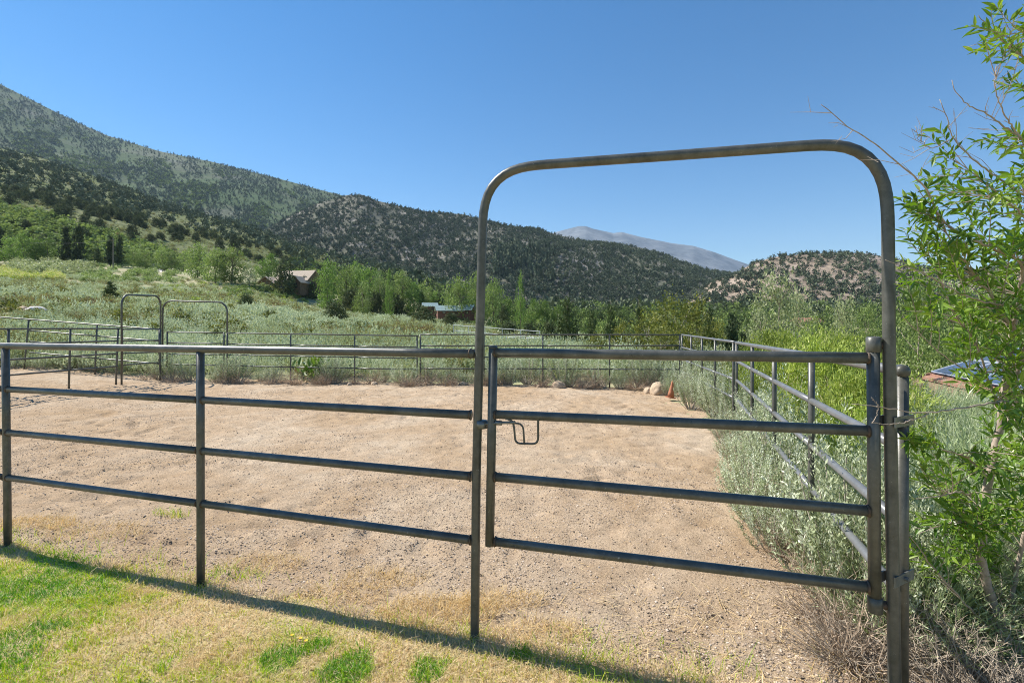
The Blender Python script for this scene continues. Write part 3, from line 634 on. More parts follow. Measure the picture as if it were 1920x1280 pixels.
for x, Y, s in ((1530, 10.5, 1.1), (1462, 11.6, 1.2), (1598, 7.6, 1.), (1555, 5.9, .8), (1618, 10.2, 1.2), (1490, 8.3, .9)):
    X = (x-CX)/F*Y; o = obj('dry_bush', DRY[int(x) % 3], None, loc=(X, Y, float(ground_z(X, Y))-.03)); o.scale = (s*1.5, s*1.5, s*2.2); o.rotation_euler = (0, 0, x)
    tag(o, 'tan dried bush among the bright rabbitbrush outside the side fence', 'bush', 'tan bushes among the rabbitbrush')
def SIDE(Y): return np.where(Y < 8, .951+.328*Y, 3.575+.1745*(Y-8))
k = 0
for Y in (2.75, 3.05, 3.35, 3.7, 4.1, 4.5, 4.95, 5.4, 5.95, 6.5, 7.1, 7.8, 8.6, 9.5, 10.4, 11.4, 12.4):
    for d in (-.24, .16):
        s = R.uniform(.6, 1.15)*(.75 if d < 0 else 1.)
        if (d < 0 and Y < 3.2) or R.random() < (.32 if d < 0 else .12): continue
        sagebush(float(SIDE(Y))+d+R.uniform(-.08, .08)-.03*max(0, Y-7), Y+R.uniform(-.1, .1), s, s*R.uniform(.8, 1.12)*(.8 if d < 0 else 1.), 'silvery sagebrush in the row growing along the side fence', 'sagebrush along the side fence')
for x, Y, s in ((1760, 3.0, 1.1), (1810, 3.2, 1.2), (1870, 3.1, 1.2), (1730, 3.8, 1.2), (1790, 4.2, 1.3), (1850, 4.4, 1.3), (1915, 3.9, 1.3), (1750, 5.4, 1.3), (1820, 5.6, 1.3), (1890, 5.6, 1.3), (1720, 2.75, .8)):
    X = (x-CX)/F*Y; o = obj('rabbitbrush', PALE[_ct.get('pb', 0) % 2], None, loc=(X, Y, float(ground_z(X, Y))-.03)); _ct['pb'] = _ct.get('pb', 0)+1
    o.scale = (s, s, s*.95); o.rotation_euler = (0, 0, R.uniform(0, 6.28)); tag(o, 'pale green wispy brush right of the corner post below the solar roof', 'bush', 'pale brush right of the corner post')
M['brown_twig'] = plain('brown_dry_twig', (.42, .32, .23), .9, 40, .4)
for o_ in DRY: o_.materials.clear(); o_.materials.append(M['brown_twig'])
for Y in (2.5, 2.75, 3.1, 3.6, 4.3, 5.2, 6.2, 7.2):
    o = obj('dry_bush', DRY[int(Y*10) % 3], None, loc=(float(SIDE(Y))-.12+R.uniform(-.12, .12), Y, 0)); o.scale = (.8, .8, R.uniform(.6, .9)); o.rotation_euler = (0, 0, R.uniform(0, 6))
    tag(o, 'dry brown twiggy bush under the sagebrush along the side fence', 'bush', 'dry bushes along the side fence')
# plants along the back fence
for x in np.arange(300, 1270, 21):
    if 232 < x < 300: continue
    Y = 14.75-1.0*(x-430)/850+R.uniform(-.25, .45); X = (x+R.uniform(-8, 8)-CX)/F*Y
    if R.random() < .55:
        s = R.uniform(.55, 1.35); sagebush(X, Y, s, s*R.uniform(.6, 1.), 'grey green sagebrush growing at the foot of the back fence', 'sagebrush along the back fence')
    if R.random() < .62:
        o = obj('dry_bush', DRY[R.integers(0, 3)], None, loc=(X+R.uniform(-.3, .3), Y-.42, 0)); q_ = R.uniform(.7, 1.5); o.scale = (q_, q_, q_*R.uniform(.6, 1.)); o.rotation_euler = (0, 0, R.uniform(0, 6))
        tag(o, 'dry brown bush of bare twigs at the foot of the back fence', 'bush', 'dry bushes along the back fence')
for x in np.arange(-20, 235, 26):
    Y = 15.3; X = (x-CX)/F*Y; s = R.uniform(.5, .85)
    sagebush(X, Y+R.uniform(-.1, .4), s, s*.75, 'low sagebrush behind the left panel of the pen', 'sagebrush behind the left panel')

# ------------------------------------------------------------------ pipe fences
def pipe(name, a, b, r, parent, m='pipe', n=14):
    a = np.asarray(a, float); b = np.asarray(b, float); L = np.linalg.norm(b-a); k = max(2, int(L/.4)+1)
    return obj(name, tube(G(), a+(b-a)*np.linspace(0, 1, k)[:, None], r, n), M[m], parent, True)
def panel(label, A, B, hA, hB, posts, foot=None, m='pipe', r=.021, rp=.022, lean=0., group='pipe fence panels of the pen', endgap=0., butt=True):
    """rails from A to B (plan points), rail heights hA at A and hB at B; posts at fractions of the length, rails butted between them"""
    A = np.array(A, float); B = np.array(B, float); t = thing('fence_panel', label, 'fence', (A[0], A[1], 0), 0, group)
    o = np.array([A[0], A[1], 0]); d = nrm(B-A)
    at = lambda f, z: np.array([*(A+(B-A)*f), z])-o
    hh = lambda f, k: hA[k]+(hB[k]-hA[k])*f
    L = np.linalg.norm(B-A)
    for k in range(len(hA)):
        if k == 0 or not butt:
            pipe('rail', at(0, hA[k]), at(1, hB[k]), r, t, m)
        else:
            ps = sorted(posts)
            for f0, f1 in zip(ps[:-1], ps[1:]):
                e = (rp-.004)/L; pipe('rail', at(f0+e, hh(f0+e, k)), at(f1-e, hh(f1-e, k)), r, t, m)
    for f in posts:
        X, Y = A+(B-A)*f; zf = (float(ground_z(X, Y)) if foot is None else foot)-.06
        top = at(f, hh(f, 0)-r*.3); bot = at(f, zf); bot[0] += lean*(1-f)*(top[2]-zf)
        pipe('post', top, bot, rp, t, 'pipe')  # side fence posts keep the dark paint, their shaded look carried by colour
    return t
fy = lambda x: 908./(245+.1175*x)                      # distance of the front fence plane under a picture column
FP = lambda x: np.array([(x-CX)/F*fy(x), fy(x)])
a, b = FP(10), FP(890); L = np.linalg.norm(a-b)
hf = [1.502, 1.184, .866, .536]
A0 = a+(a-b)*.55
def front_panel():
    t = thing('fence_panel', 'nearest dark pipe fence panel along the lawn, four rails left of the tall gate', 'fence', (b[0], b[1], 0), 0, 'pipe fence panels of the pen')
    o = np.array([*b, 0]); fr = lambda x: FP(x)
    pl = np.array([*A0, 0]); pb = np.array([*b, 0]); p0 = np.array([*FP(12), 0]); p1 = np.array([*FP(376), 0])
    z = lambda h: np.array([0, 0, h])
    pipe('rail', pl+z(1.502)-o, pb+z(1.502)-o, .024, t)
    e = nrm(pb-pl)*.02
    for h in hf[1:]:
        pipe('rail', pl+z(h)-o, p0-e+z(h)-o, .0225, t); pipe('rail', p0+e+z(h)-o, p1-e+z(h)-o, .0225, t); pipe('rail', p1+e+z(h)-o, pb-e+z(h)-o, .0225, t)
    for p, lx in ((p0, .012), (p1, .002)): pipe('post', p+z(1.482)-o+np.array([-lx*.6, 0, 0]), p+z(-.08)-o+np.array([lx, 0, 0]), .0235, t)
    for h in hf[1:]:
        for p in (p0, p1):
            for s in (-1, 1): obj('weld', tube(G(), np.stack([p+e*s*.9+z(h)-o, p+e*s*1.4+z(h)-o]), [.0262, .0238], 12), M['weld'], t, True)
    for h in hf: obj('weld', tube(G(), np.stack([pb-e*1.05+z(h)-o, pb-e*1.45+z(h)-o]), [.0285, .024], 12), M['weld'], t, True)
front_panel()
# tall gate frame: one bent pipe
hp = [(889, 1300), (890, 1205), (893, 900), (899, 650), (904, 450), (905, 410), (907, 385), (913, 362), (925, 342), (943, 326), (965, 316), (990, 311), (1100, 303), (1250, 292.5), (1400, 281.5), (1545, 271), (1575, 270.5), (1605, 277), (1632, 294), (1650, 318), (1660, 345), (1664, 375), (1665, 420), (1667, 650), (1672, 950), (1677, 1250), (1679, 1440)]
HP = np.array([U(x, y, fy(min(x, 1667)) if x > 1667 else fy(x)) for x, y in hp])
def smooth_path(P, n):
    d = np.concatenate([[0], np.cumsum(np.linalg.norm(np.diff(P, axis=0), axis=1))]); s = np.linspace(0, d[-1], n)
    Q = np.stack([np.interp(s, d, P[:, i]) for i in range(3)], 1)
    for _ in range(3): Q[1:-1] = (Q[:-2]+2*Q[1:-1]+Q[2:])/4
    return Q
gf = thing('gate_frame', 'tall dark pipe arch with rounded top corners spanning the near gate', 'gate frame', tuple(HP[1]*np.array([1, 1, 0])), 0)
go = HP[1]*np.array([1, 1, 0])
obj('hoop', tube(G(), smooth_path(HP, 150)-go, .0232, 20), M['pipe'], gf, True)
kx = U(899, 795, fy(899)); w = G(); tube(w, np.stack([kx+[.010, 0, -.020], kx+[.010, 0, .020]])-go, .031, 16); obj('latch_keeper', w, M['cap'], gf, True)
def clamp(y):
    p = U(1672, y, fy(1660)); q = U(1691, y, 2.105); g = G(); d = nrm(q-p); n = np.array([-d[1], d[0], 0])
    for s in (-1, 1):
        c = (p+q)/2+n*s*.027-go; L = np.linalg.norm(q-p)+.07
        box(g, c, (L, .006, .042), math.atan2(d[1], d[0]))
    tube(g, np.stack([(p+q)/2-n*.045-go, (p+q)/2+n*.045-go]), .009, 8)
    obj('clamp', g, M['cap'], gf)
clamp(1078); clamp(787)
# the gate
def gate():
    xl, xr = 922, 1638; pl = np.array([*FP(xl), 0]); pr = np.array([*FP(xr), 0]); o = pl.copy()
    t = thing('pipe_gate', 'closed near gate of four dark pipes hung under the tall arch', 'gate', tuple(pl), 0)
    z = lambda p, y, x: U(x, y, p[1])-o
    ys = [(661, 671), (776, 808), (893, 958), (1014, 1101)]
    e = nrm(pr-pl)*.018
    for k, (ya, yb) in enumerate(ys):
        a = z(pl, ya, xl)+(e if k else e*.5); b = z(pr, yb, xr)-e; pipe('rail', a, b, .0225 if k else .024, t)
    a, b = z(pl, 650, 925), z(pl, 1022, 918); pipe('stile', a, b, .0235, t)
    g = G(); tube(g, np.stack([a+[0, 0, .006], a-[0, 0, .006]]), [.018, .0245], 16); obj('cap', g, M['pipe'], t, True)
    a, b = z(pr, 655, xr-1), z(pr, 1122, xr+2); pipe('stile', a, b, .0235, t)
    for y0, y1, nm in ((633, 659, 0), (1119, 1146, 1)):
        g = G(); p, q = z(pr, y0, xr+nm*3), z(pr, y1, xr+nm*3)
        tube(g, np.stack([p+[0, 0, .005], p, q, q-[0, 0, .003]]), [.018, .0275, .0275, .024], 18)
        hgo = obj('hinge', g, M['pipe'], t, True)
        mid = (p+q)/2; g2 = G(); s = z(pr, (y0+y1)/2+2, 1662+nm*8); tube(g2, np.stack([mid, mid*.6+s*.4, mid*.4+s*.6, s]), [.014, .014, .017, .017], 12); obj('hinge_pin', g2, M['weld'], hgo, True)
    for k, (ya, yb) in enumerate(ys):
        a = z(pl, ya, xl)+e; b = z(pr, yb, xr)-e
        for q0, q1, r0, r1 in ((a, a+e*.45, .0285, .024), (b-e*.45, b, .024, .0285)): obj('weld', tube(G(), np.stack([q0, q1]), [r0, r1], 12), M['weld'], t, True)
    # slide latch
    q = lambda x, y: U(x, y, FP(x)[1]-.012)-o
    g = G(); tube(g, np.stack([q(896, 795), q(966, 791)]), .007, 10); lt = obj('latch', g, M['cap'], t, True)
    g = G(); tube(g, smooth_path(np.stack([q(1009, 782), q(1009, 827), q(1005, 832), q(970, 831), q(966, 828), q(964, 800), q(961, 788), q(948, 784)]), 40), .0055, 8)
    tube(g, smooth_path(np.stack([q(940, 793), q(974, 793), q(981, 798), q(983, 831)]), 20), .005, 8); obj('handle', g, M['pipe'], lt, True)
    g = G(); tube(g, np.stack([q(929, 792), q(941, 793)]), .012, 10); obj('latch_collar', g, M['cap'], t, True)
gate()
# side fence, near section with its ball-capped corner post
c0 = np.array([1.637, 2.105]); c1 = np.array([3.575, 8.0]); c2 = np.array([4.52, 13.35])
fr = lambda Y: (Y-2.105)/(8.0-2.105)
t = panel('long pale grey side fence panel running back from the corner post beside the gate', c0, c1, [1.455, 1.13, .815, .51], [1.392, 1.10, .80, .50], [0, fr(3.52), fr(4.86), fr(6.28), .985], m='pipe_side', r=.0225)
g = G(); e = np.array([0, 0, 1.455]); d2 = np.array([*nrm(c1-c0), 0])
tube(g, np.stack([e-d2*.030, e-d2*.026, e-d2*.012, e+d2*.02]), [.008, .022, .028, .028], 16); obj('end_cap', g, M['pipe'], t, True)
g = G(); tube(g, np.stack([[0, 0, 1.43], [0, 0, -.1]]), .0245, 16); obj('corner_post', g, M['pipe'], t, True)
f2 = lambda x, : None
def frac(x, A, B):                                    # fraction along A-B seen under column x
    u = (x-CX)/F; return (u*A[1]-A[0])/((B[0]-A[0])-u*(B[1]-A[1]))
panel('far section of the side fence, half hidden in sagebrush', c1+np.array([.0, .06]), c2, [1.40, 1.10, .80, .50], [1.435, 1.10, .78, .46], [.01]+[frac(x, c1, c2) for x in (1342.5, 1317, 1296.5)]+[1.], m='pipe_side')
# back fence
bl = np.array([(426-CX)/F*14.85, 14.85]); bm = np.array([(785-CX)/F*14.4, 14.4]); br = np.array([(1277-CX)/F*13.5, 13.5])
panel('back fence panel from the low arch to the doubled post', bl, bm, [1.465, 1.14, .82, .495], [1.385, 1.06, .74, .42], [0.]+[frac(x, bl, bm) for x in (545, 665)]+[.992], r=.019, rp=.021)
panel('back fence panel from the doubled post to the far right corner', bm+np.array([.05, 0]), br, [1.425, 1.10, .775, .45], [1.43, 1.14, .82, .50], [0.]+[frac(x, bm, br) for x in (905, 1016, 1142)]+[.995], r=.019, rp=.021)
# left side of the pen
l0 = np.array([(224-CX)/F*13.1, 13.1]); l1 = np.array([(-130-CX)/F*9.2, 9.2])
panel('left side panel coming towards the camera from the small arch', l0, l1, [1.60, 1.28, .95, .62], [1.60, 1.28, .96, .64], [0.01, frac(132, l0, l1), frac(16, l0, l1), .98], r=.02, rp=.022, lean=-.04)
m0 = np.array([(-60-CX)/F*15.4, 15.4]); m1 = np.array([(300-CX)/F*14.6, 14.6])
panel('sloping outer panel behind the left side panel, posts leaning left', m0, m1, [2.02, 1.69, 1.36, 1.03], [1.57, 1.23, .90, .57], [frac(54, m0, m1), frac(182, m0, m1), 1.], r=.02, rp=.022, lean=-.14)
def small_arch(label, pa, pb, ya, yb, ga=None):
    A = np.array([pa[0], pa[1], 0]); B = np.array([pb[0], pb[1], 0]); o = A.copy(); t = thing('gate_frame', label, 'gate frame', tuple(A), 0)
    r = .28; d = nrm(B-A); L = np.linalg.norm(B-A); P = [A-[0, 0, .1]]
    for k in range(7):
        th = k/6*math.pi/2; P.append(A+d*r*(1-math.cos(th))+np.array([0, 0, ya-r+r*math.sin(th)]))
    for k in range(7):
        th = (1-k/6)*math.pi/2; P.append(B-d*r*(1-math.cos(th))+np.array([0, 0, yb-r+r*math.sin(th)]))
    P.append(B-[0, 0, .1]); obj('hoop', tube(G(), np.array(P)-o, .024, 10), M['pipe'], t, True)
def small_gate(label, pa, pb, hA, hB):
    A = np.array([*pa, 0.]); B = np.array([*pb, 0.]); o = A.copy(); t = thing('pipe_gate', label, 'gate', tuple(A), 0); z = lambda h: np.array([0, 0, h])
    for a_, b_ in zip(hA, hB): pipe('rail', A+z(a_)-o, B+z(b_)-o, .019, t)
    pipe('stile', A+z(hA[0]+.02)-o, A+z(hA[-1]-.08)-o, .021, t); pipe('stile', B+z(hB[0]+.02)-o, B+z(hB[-1]-.08)-o, .021, t)
s0 = np.array([(228-CX)/F*13.15, 13.15]); s1 = np.array([(301-CX)/F*14.9, 14.9]); s2 = np.array([(305-CX)/F*14.95, 14.95]); s3 = np.array([(426-CX)/F*14.9, 14.9])
small_arch('narrower and taller of the two far pipe arches, leftmost', s0, s1, 2.50, 2.55)
small_arch('wider and lower of the two far pipe arches, right one', s2, s3, 2.42, 2.38)
small_gate('narrow gate under the leftmost far arch, seen edge on', s0*.985+s1*.015, s0*.04+s1*.96, [1.58, 1.28, .95, .64], [1.58, 1.25, .9, .60])
small_gate('wide low gate under the right one of the far arches', s2*.93+s3*.07, s2*.05+s3*.95, [1.49, 1.17, .84, .53], [1.47, 1.15, .82, .50])

# ------------------------------------------------------------------ white rails of the neighbour's pen
wm = plain('pale_pipe_paint', (.50, .51, .50), .5, 20, .1)
def wpanel(label, x0, Y0, x1, Y1, hs):
    A = np.array([(x0-CX)/F*Y0, Y0]); B = np.array([(x1-CX)/F*Y1, Y1]); t = thing('rail_fence', label, 'fence', (A[0], A[1], 0))
    za, zb = float(ground_z(*A)), float(ground_z(*B)); d = np.array([*(B-A), zb-za])
    for h in hs: tube_o = obj('rail', tube(G(), np.stack([[0, 0, za+h], d+[0, 0, za+h]]), .026, 8), wm, t)
    for f in np.linspace(0, 1, 6): obj('post', tube(G(), np.stack([d*f+[0, 0, za-.2], d*f+[0, 0, za+hs[0]+.05]]), .03, 8), wm, t)
wpanel('long pale rail fence in the hollow behind the back fence', 850, 46, 1012, 40, (1.5, 1.0, .5))
wpanel('short pale rail fence in front of the long one', 950, 34, 1018, 31, (1.0, .5))

# ------------------------------------------------------------------ buildings
rf = plain('tan_shingle_roof', (.42, .34, .26), .9, 3, .2); lg = plain('brown_log_wall', (.20, .135, .085), .9, 2, .35); gl = plain('window_glass', (.04, .05, .06), .1, 1, .1, 0, .6)
trim = plain('dark_trim', (.07, .05, .035), .8, 3, .2)
def gable(g, w, d, h, c, th=.18, along='x', over=.5):
    """gable roof slabs: ridge along x or y, over a w (x) by d (y) box, eaves at c.z, ridge h higher"""
    s = (d if along == 'x' else w)/2+over; L = (w if along == 'x' else d)/2+over
    k = h/(s-over)
    for sg in (-1, 1):
        P = np.array([[-L, 0, h], [L, 0, h], [L, sg*s, h-k*s], [-L, sg*s, h-k*s]])
        P2 = P+[0, 0, th]; V = np.concatenate([P, P2])
        if along == 'y': V = V[:, [1, 0, 2]]
        g.add(V+np.array(c), [[0, 1, 2, 3], [4, 7, 6, 5], [0, 4, 5, 1], [1, 5, 6, 2], [2, 6, 7, 3], [3, 7, 4, 0]])
    return g
def gwall(g, w, d, hw, hr, c, along='x'):
    hx, hy = w/2, d/2
    V = [[-hx, -hy, 0], [hx, -hy, 0], [hx, hy, 0], [-hx, hy, 0], [-hx, -hy, hw], [hx, -hy, hw], [hx, hy, hw], [-hx, hy, hw]]
    if along == 'x': V += [[-hx, 0, hw+hr], [hx, 0, hw+hr]]; T_ = [[4, 7, 8], [5, 9, 6]]; 
    else: V += [[0, -hy, hw+hr], [0, hy, hw+hr]]; T_ = [[4, 8, 5], [6, 9, 7]]
    g.add(np.array(V, float)+np.array(c), [[0, 1, 5, 4], [1, 2, 6, 5], [2, 3, 7, 6], [3, 0, 4, 7]], T_); return g
def window(parent, x, y, z, w, h, ax='y'):
    s = (w, .08, h) if ax == 'y' else (.08, w, h); o = obj('window', box(G(), (x, y, z), s), gl, parent)
    f = G(); e = .09; dx = (0, -.05, 0) if ax == 'y' else (-.05, 0, 0)
    for sx_, sz_, ww, hh in ((0, h/2, w+e, e), (0, -h/2, w+e, e), (w/2, 0, e, h-e), (-w/2, 0, e, h-e)):
        box(f, (x+(sx_ if ax == 'y' else dx[0]), y+(dx[1] if ax == 'y' else sx_), z+sz_), (ww, .06, hh) if ax == 'y' else (.06, ww, hh))
    obj('frame', f, trim, o)
def house():
    Y = 150.; p = U(543, 547, Y); z = float(ground_z(p[0], Y))-1.3; zt = CH+(HY-505)/F*Y
    t = thing('house', 'brown wooden house with tan gabled roofs half hidden by conifers beyond the sage field', 'house', (p[0], Y, z), math.radians(-14))
    H = zt-z; hw = H-3.3
    obj('wall', gwall(G(), 11, 7, hw, 3., (1.2, 2.5, 0)), lg, t); obj('roof', gable(G(), 11, 7, 3., (1.2, 2.5, hw)), rf, t)
    obj('wall', gwall(G(), 3.2, 4.4, hw-.8, 1.5, (5.2, -2.0, 0), 'y'), lg, t); obj('roof', gable(G(), 3.2, 4.4, 1.5, (5.2, -2.0, hw-.8), along='y'), rf, t)
    obj('wall', gwall(G(), 3.6, 5, hw-1.6, 1.6, (.9, -2.4, 0), 'y'), lg, t); obj('roof', gable(G(), 3.6, 5, 1.6, (.9, -2.4, hw-1.6), along='y'), rf, t)
    obj('wall', gwall(G(), 5.6, 7, hw-1.0, 1.9, (-5.6, .2, 0), 'y'), lg, t); obj('roof', gable(G(), 5.6, 7, 1.9, (-5.6, .2, hw-1.0), along='y'), rf, t)
    window(t, -5.6, -3.36, hw*.55, 1.6, 1.3); window(t, -7.2, -3.36, hw*.55, .9, 1.3); window(t, .9, -4.96, hw*.4, 1.4, 1.3); window(t, 5.2, -4.23, hw*.6, 1.3, 1.4); window(t, 3., -1.06, hw*.6, 1.3, 1.3)
house()
tin = plain('pale_green_tin_roof', (.28, .36, .34), .45, 2, .15, .2); red = plain('red_brown_boards', (.15, .07, .05), .9, 3, .3)
def barn(x, yb, Y, w, d, hw, hr, rz, label, nwin):
    X = (x-CX)/F*Y; z = float(ground_z(X, Y))-.2; base = CH+(HY-yb)/F*Y
    t = thing('barn', label, 'barn', (X, Y, base), rz)
    obj('wall', gwall(G(), w, d, hw+1.5, hr, (0, 0, -1.5)), red, t); obj('roof', gable(G(), w, d, hr, (0, 0, hw), .1), tin, t)
    for k in range(nwin): window(t, -w/2+w*(k+.5)/nwin, -d/2-.03, hw*.42, .7, .5)
    obj('door', box(G(), (w*.22, -d/2-.04, hw*.36), (.9, .08, hw*.72)), trim, t)
barn(842, 590, 118, 5.6, 3.6, 1.1, 1.0, .25, 'low red brown barn with pale green tin roof left of the cottonwood trunk', 2)
barn(806, 584, 125, 3., 2.6, 1.4, .7, .25, 'smaller pale green roofed shed at the left end of the barn', 0)
barn(874, 589, 118, 3.2, 2.6, 1.2, .9, -.3, 'pale green roofed shed right of the cottonwood trunk', 0)
# house with solar roof below on the right
tile = plain('red_brown_tile', (.32, .17, .12), .8, 6, .35); stucco = plain('shaded_brown_stucco', (.26, .19, .13), .9, 4, .15); alu = plain('aluminium', (.7, .72, .74), .35, 5, .05, .6)  # stucco darkened: the shade below the eave is put into the wall colour
m, nt, bs = mat('solar_cell'); M['solar'] = m
br_ = nt.nodes.new('ShaderNodeTexBrick'); br_.offset = 0; br_.inputs['Color1'].default_value = (.05, .075, .15, 1); br_.inputs['Color2'].default_value = (.06, .09, .17, 1); br_.inputs['Mortar'].default_value = (.22, .26, .34, 1)
br_.inputs['Scale'].default_value = 6; br_.inputs['Mortar Size'].default_value = .012; br_.inputs['Brick Width'].default_value = 1; br_.inputs['Row Height'].default_value = 1
tc = nt.nodes.new('ShaderNodeTexCoord'); nt.links.new(tc.outputs['Object'], br_.inputs['Vector']); nt.links.new(br_.outputs[0], bs.inputs['Base Color']); bs.inputs['Roughness'].default_value = .12
def solar_building(name, label, cat, E0, E1, run, rise, hwall, nrow, ncol):
    """eave from E0 to E1 (3D), roof climbing to the right of that direction"""
    E0 = np.array(E0); E1 = np.array(E1); L = np.linalg.norm((E1-E0)[:2]); d = nrm(E1-E0); n = np.array([-d[1], d[0], 0])
    t = thing(name, label, cat, tuple(E0-[0, 0, hwall]), math.atan2(d[1], d[0]))   # local x along the eave, local y up the slope
    s = -1 if False else 1
    W = G(); h = hwall
    V = [[.4, .4, -1.5], [L-.4, .4, -1.5], [L-.4, 2*run-.4, -1.5], [.4, 2*run-.4, -1.5], [.4, .4, h], [L-.4, .4, h], [L-.4, 2*run-.4, h], [.4, 2*run-.4, h], [.4, run, h+rise-.2], [L-.4, run, h+rise-.2]]
    W.add(V, [[0, 1, 5, 4], [1, 2, 6, 5], [2, 3, 7, 6], [3, 0, 4, 7]], [[4, 7, 8], [5, 9, 6]]); obj('wall', W, stucco, t)
    g = G(); nr = 12
    for sg in (0, 1):                                   # overlapping tile courses
        for k in range(nr):
            y0, y1 = run*k/nr, run*(k+1)/nr+.03; z0, z1 = h+rise*k/nr+.05, h+rise*(k+1)/nr
            if sg: y0, y1 = 2*run-y0, 2*run-y1
            V = [[0, y0, z0], [L, y0, z0], [L, y1, z1], [0, y1, z1], [0, y0, z0-.12], [L, y0, z0-.12], [L, y1, z1-.12], [0, y1, z1-.12]]
            g.add(V, [[0, 1, 2, 3], [4, 7, 6, 5], [0, 4, 5, 1], [1, 5, 6, 2], [2, 6, 7, 3], [3, 7, 4, 0]])
    roof = obj('roof', g, tile, t)
    px, py = (L-.9)/ncol, run*.80/nrow; sl = rise/run
    for i in range(ncol):
        for j in range(nrow):
            x0, x1 = .45+px*i+.03, .45+px*(i+1)-.03; y0, y1 = run*.1+py*j+.03, run*.1+py*(j+1)-.03; zz = lambda y: h+y*sl+.16
            V = np.array([[x0, y0, zz(y0)], [x1, y0, zz(y0)], [x1, y1, zz(y1)], [x0, y1, zz(y1)]]); V = np.concatenate([V, V-[0, 0, .04]])
            so = obj('solar_panel', G().add(V, [[0, 1, 2, 3], [4, 7, 6, 5], [0, 4, 5, 1], [1, 5, 6, 2], [2, 6, 7, 3], [3, 7, 4, 0]]), M['solar'], t)
            f = G(); q = V[:4]+[0, 0, .004]
            for a_, b_ in ((0, 1), (1, 2), (2, 3), (3, 0)): tube(f, np.stack([q[a_], q[b_]]), .02, 4)
            obj('frame', f, alu, so)
def eave(x, y, z): Y = (CH-z)*F/(y-HY); return [(x-CX)/F*Y, Y, z]
solar_building('house', 'tile roofed house with blue solar panels down the slope right of the gate', 'house', eave(1868, 740, -.62), eave(1722, 706, -.62), -3.4, 1.35, 2.2, 2, 3)
solar_building('shed', 'low shed below the solar house, its roof covered by a smaller solar array', 'shed', eave(1846, 782, -.75), eave(1786, 764, -.75), -1.7, .75, 1., 2, 2)
# far building and road cut below the tan hill
def far_building(x, yb, Y, w, d, h, rm, label):
    p = U(x, yb, Y); t = thing('building', label, 'building', tuple(p), .2)
    obj('wall', gwall(G(), w, d, h+6, 1.2, (0, 0, -6)), stucco, t); obj('roof', gable(G(), w, d, 1.2, (0, 0, h)), rm, t)
    for k in range(3): window(t, -w/3+k*w/3, -d/2-.03, h*.55, 1.2, 1.)
far_building(1512, 612, 170, 8, 5, 1.6, plain('terracotta_roof', (.40, .20, .13), .9, 3, .2), 'low building with terracotta roof behind the pale aspens')
far_building(1588, 592, 330, 10, 6, 2.2, plain('grey_roof', (.32, .32, .30), .8, 3, .2), 'grey roofed building low on the tan hill')
# boulders and small things
def boulder(x, yb, wpx, hpx, m, label, Y=None, seed=0, sub=2):
    Y = Y or hit(x, yb, 6); rr = np.random.default_rng(seed)
    import bmesh
    bm = bmesh.new(); bmesh.ops.create_icosphere(bm, subdivisions=4, radius=.5)
    for v in bm.verts:
        n = v.co.normalized(); k = 1+.42*(fbm(np.array(n.x*1.6+seed), np.array(n.y*1.6+n.z*1.9+seed), 3)-.5)+.10*(fbm(np.array(n.x*6+seed), np.array(n.y*6+n.z*7), 3)-.5)
        v.co = n*.5*float(k); v.co.z = max(v.co.z, -.22)
    me = bpy.data.meshes.new('boulder'); bm.to_mesh(me); bm.free(); me.materials.append(m)
    me.polygons.foreach_set('use_smooth', np.full(len(me.polygons), True))
    o = bpy.data.objects.new('boulder', me); C.objects.link(o); X = (x-CX)/F*Y
    o.location = (X, Y, float(ground_z(X, Y))+.2*hpx/F*Y); o.scale = (wpx/F*Y*1.05, wpx/F*Y*.9, hpx/F*Y*1.35); o.rotation_euler = (0, 0, seed)
    return tag(o, label, 'boulder')
boulder(1236, 730, 36, 26, M['rock'], 'largest tan boulder at the pen corner beside the orange cone', Y=12.7, seed=1)
boulder(1215, 728, 17, 14, M['rock'], 'small tan boulder leaning against the largest one', Y=12.8, seed=2)
boulder(1047, 724, 24, 15, M['rock'], 'pale tan boulder among dry bushes at the back fence', Y=13.6, seed=3)
boulder(945, 722, 30, 22, M['rock'], 'brown boulder half buried in dry bushes right of the gate stile', Y=14.4, seed=6)
boulder(68, 588, 32, 17, M['pale_rock'], 'white topped boulder on the tan bank at far left', seed=4)
boulder(44, 586, 28, 13, M['rock'], 'tan boulder just left of the white topped one', seed=5)
boulder(82, 592, 17, 11, M['rock'], 'small brown boulder at the right foot of the white topped one', seed=7)
for k_, x_ in enumerate((655, 702, 868, 1086, 1132, 1178, 1010)):
    boulder(x_, 723, 9+4*(k_ % 3), 7+2*(k_ % 2), M['rock'], 'small tan rock among the dry bushes at the foot of the back fence', Y=13.55+.12*(k_ % 3)+(.4 if x_ < 900 else 0), seed=20+k_)['group'] = 'small rocks along the back fence'
om = plain('faded_orange_plastic', (.40, .16, .085), .8, 14, .45)
p = U(1257, 743, 11.6); t = thing('traffic_cone', 'faded orange traffic cone leaning in sagebrush near the boulder', 'cone', (p[0], p[1], 0)); t.rotation_euler = (.05, .12, .3)
obj('base', box(G(), (0, 0, .015), (.18, .18, .02)), om, t); obj('cone', tube(G(), np.stack([[0, 0, .03], [0, 0, .15], [0, 0, .38], [0, 0, .40]]), [.075, .058, .022, .018], 14), om, t, True)
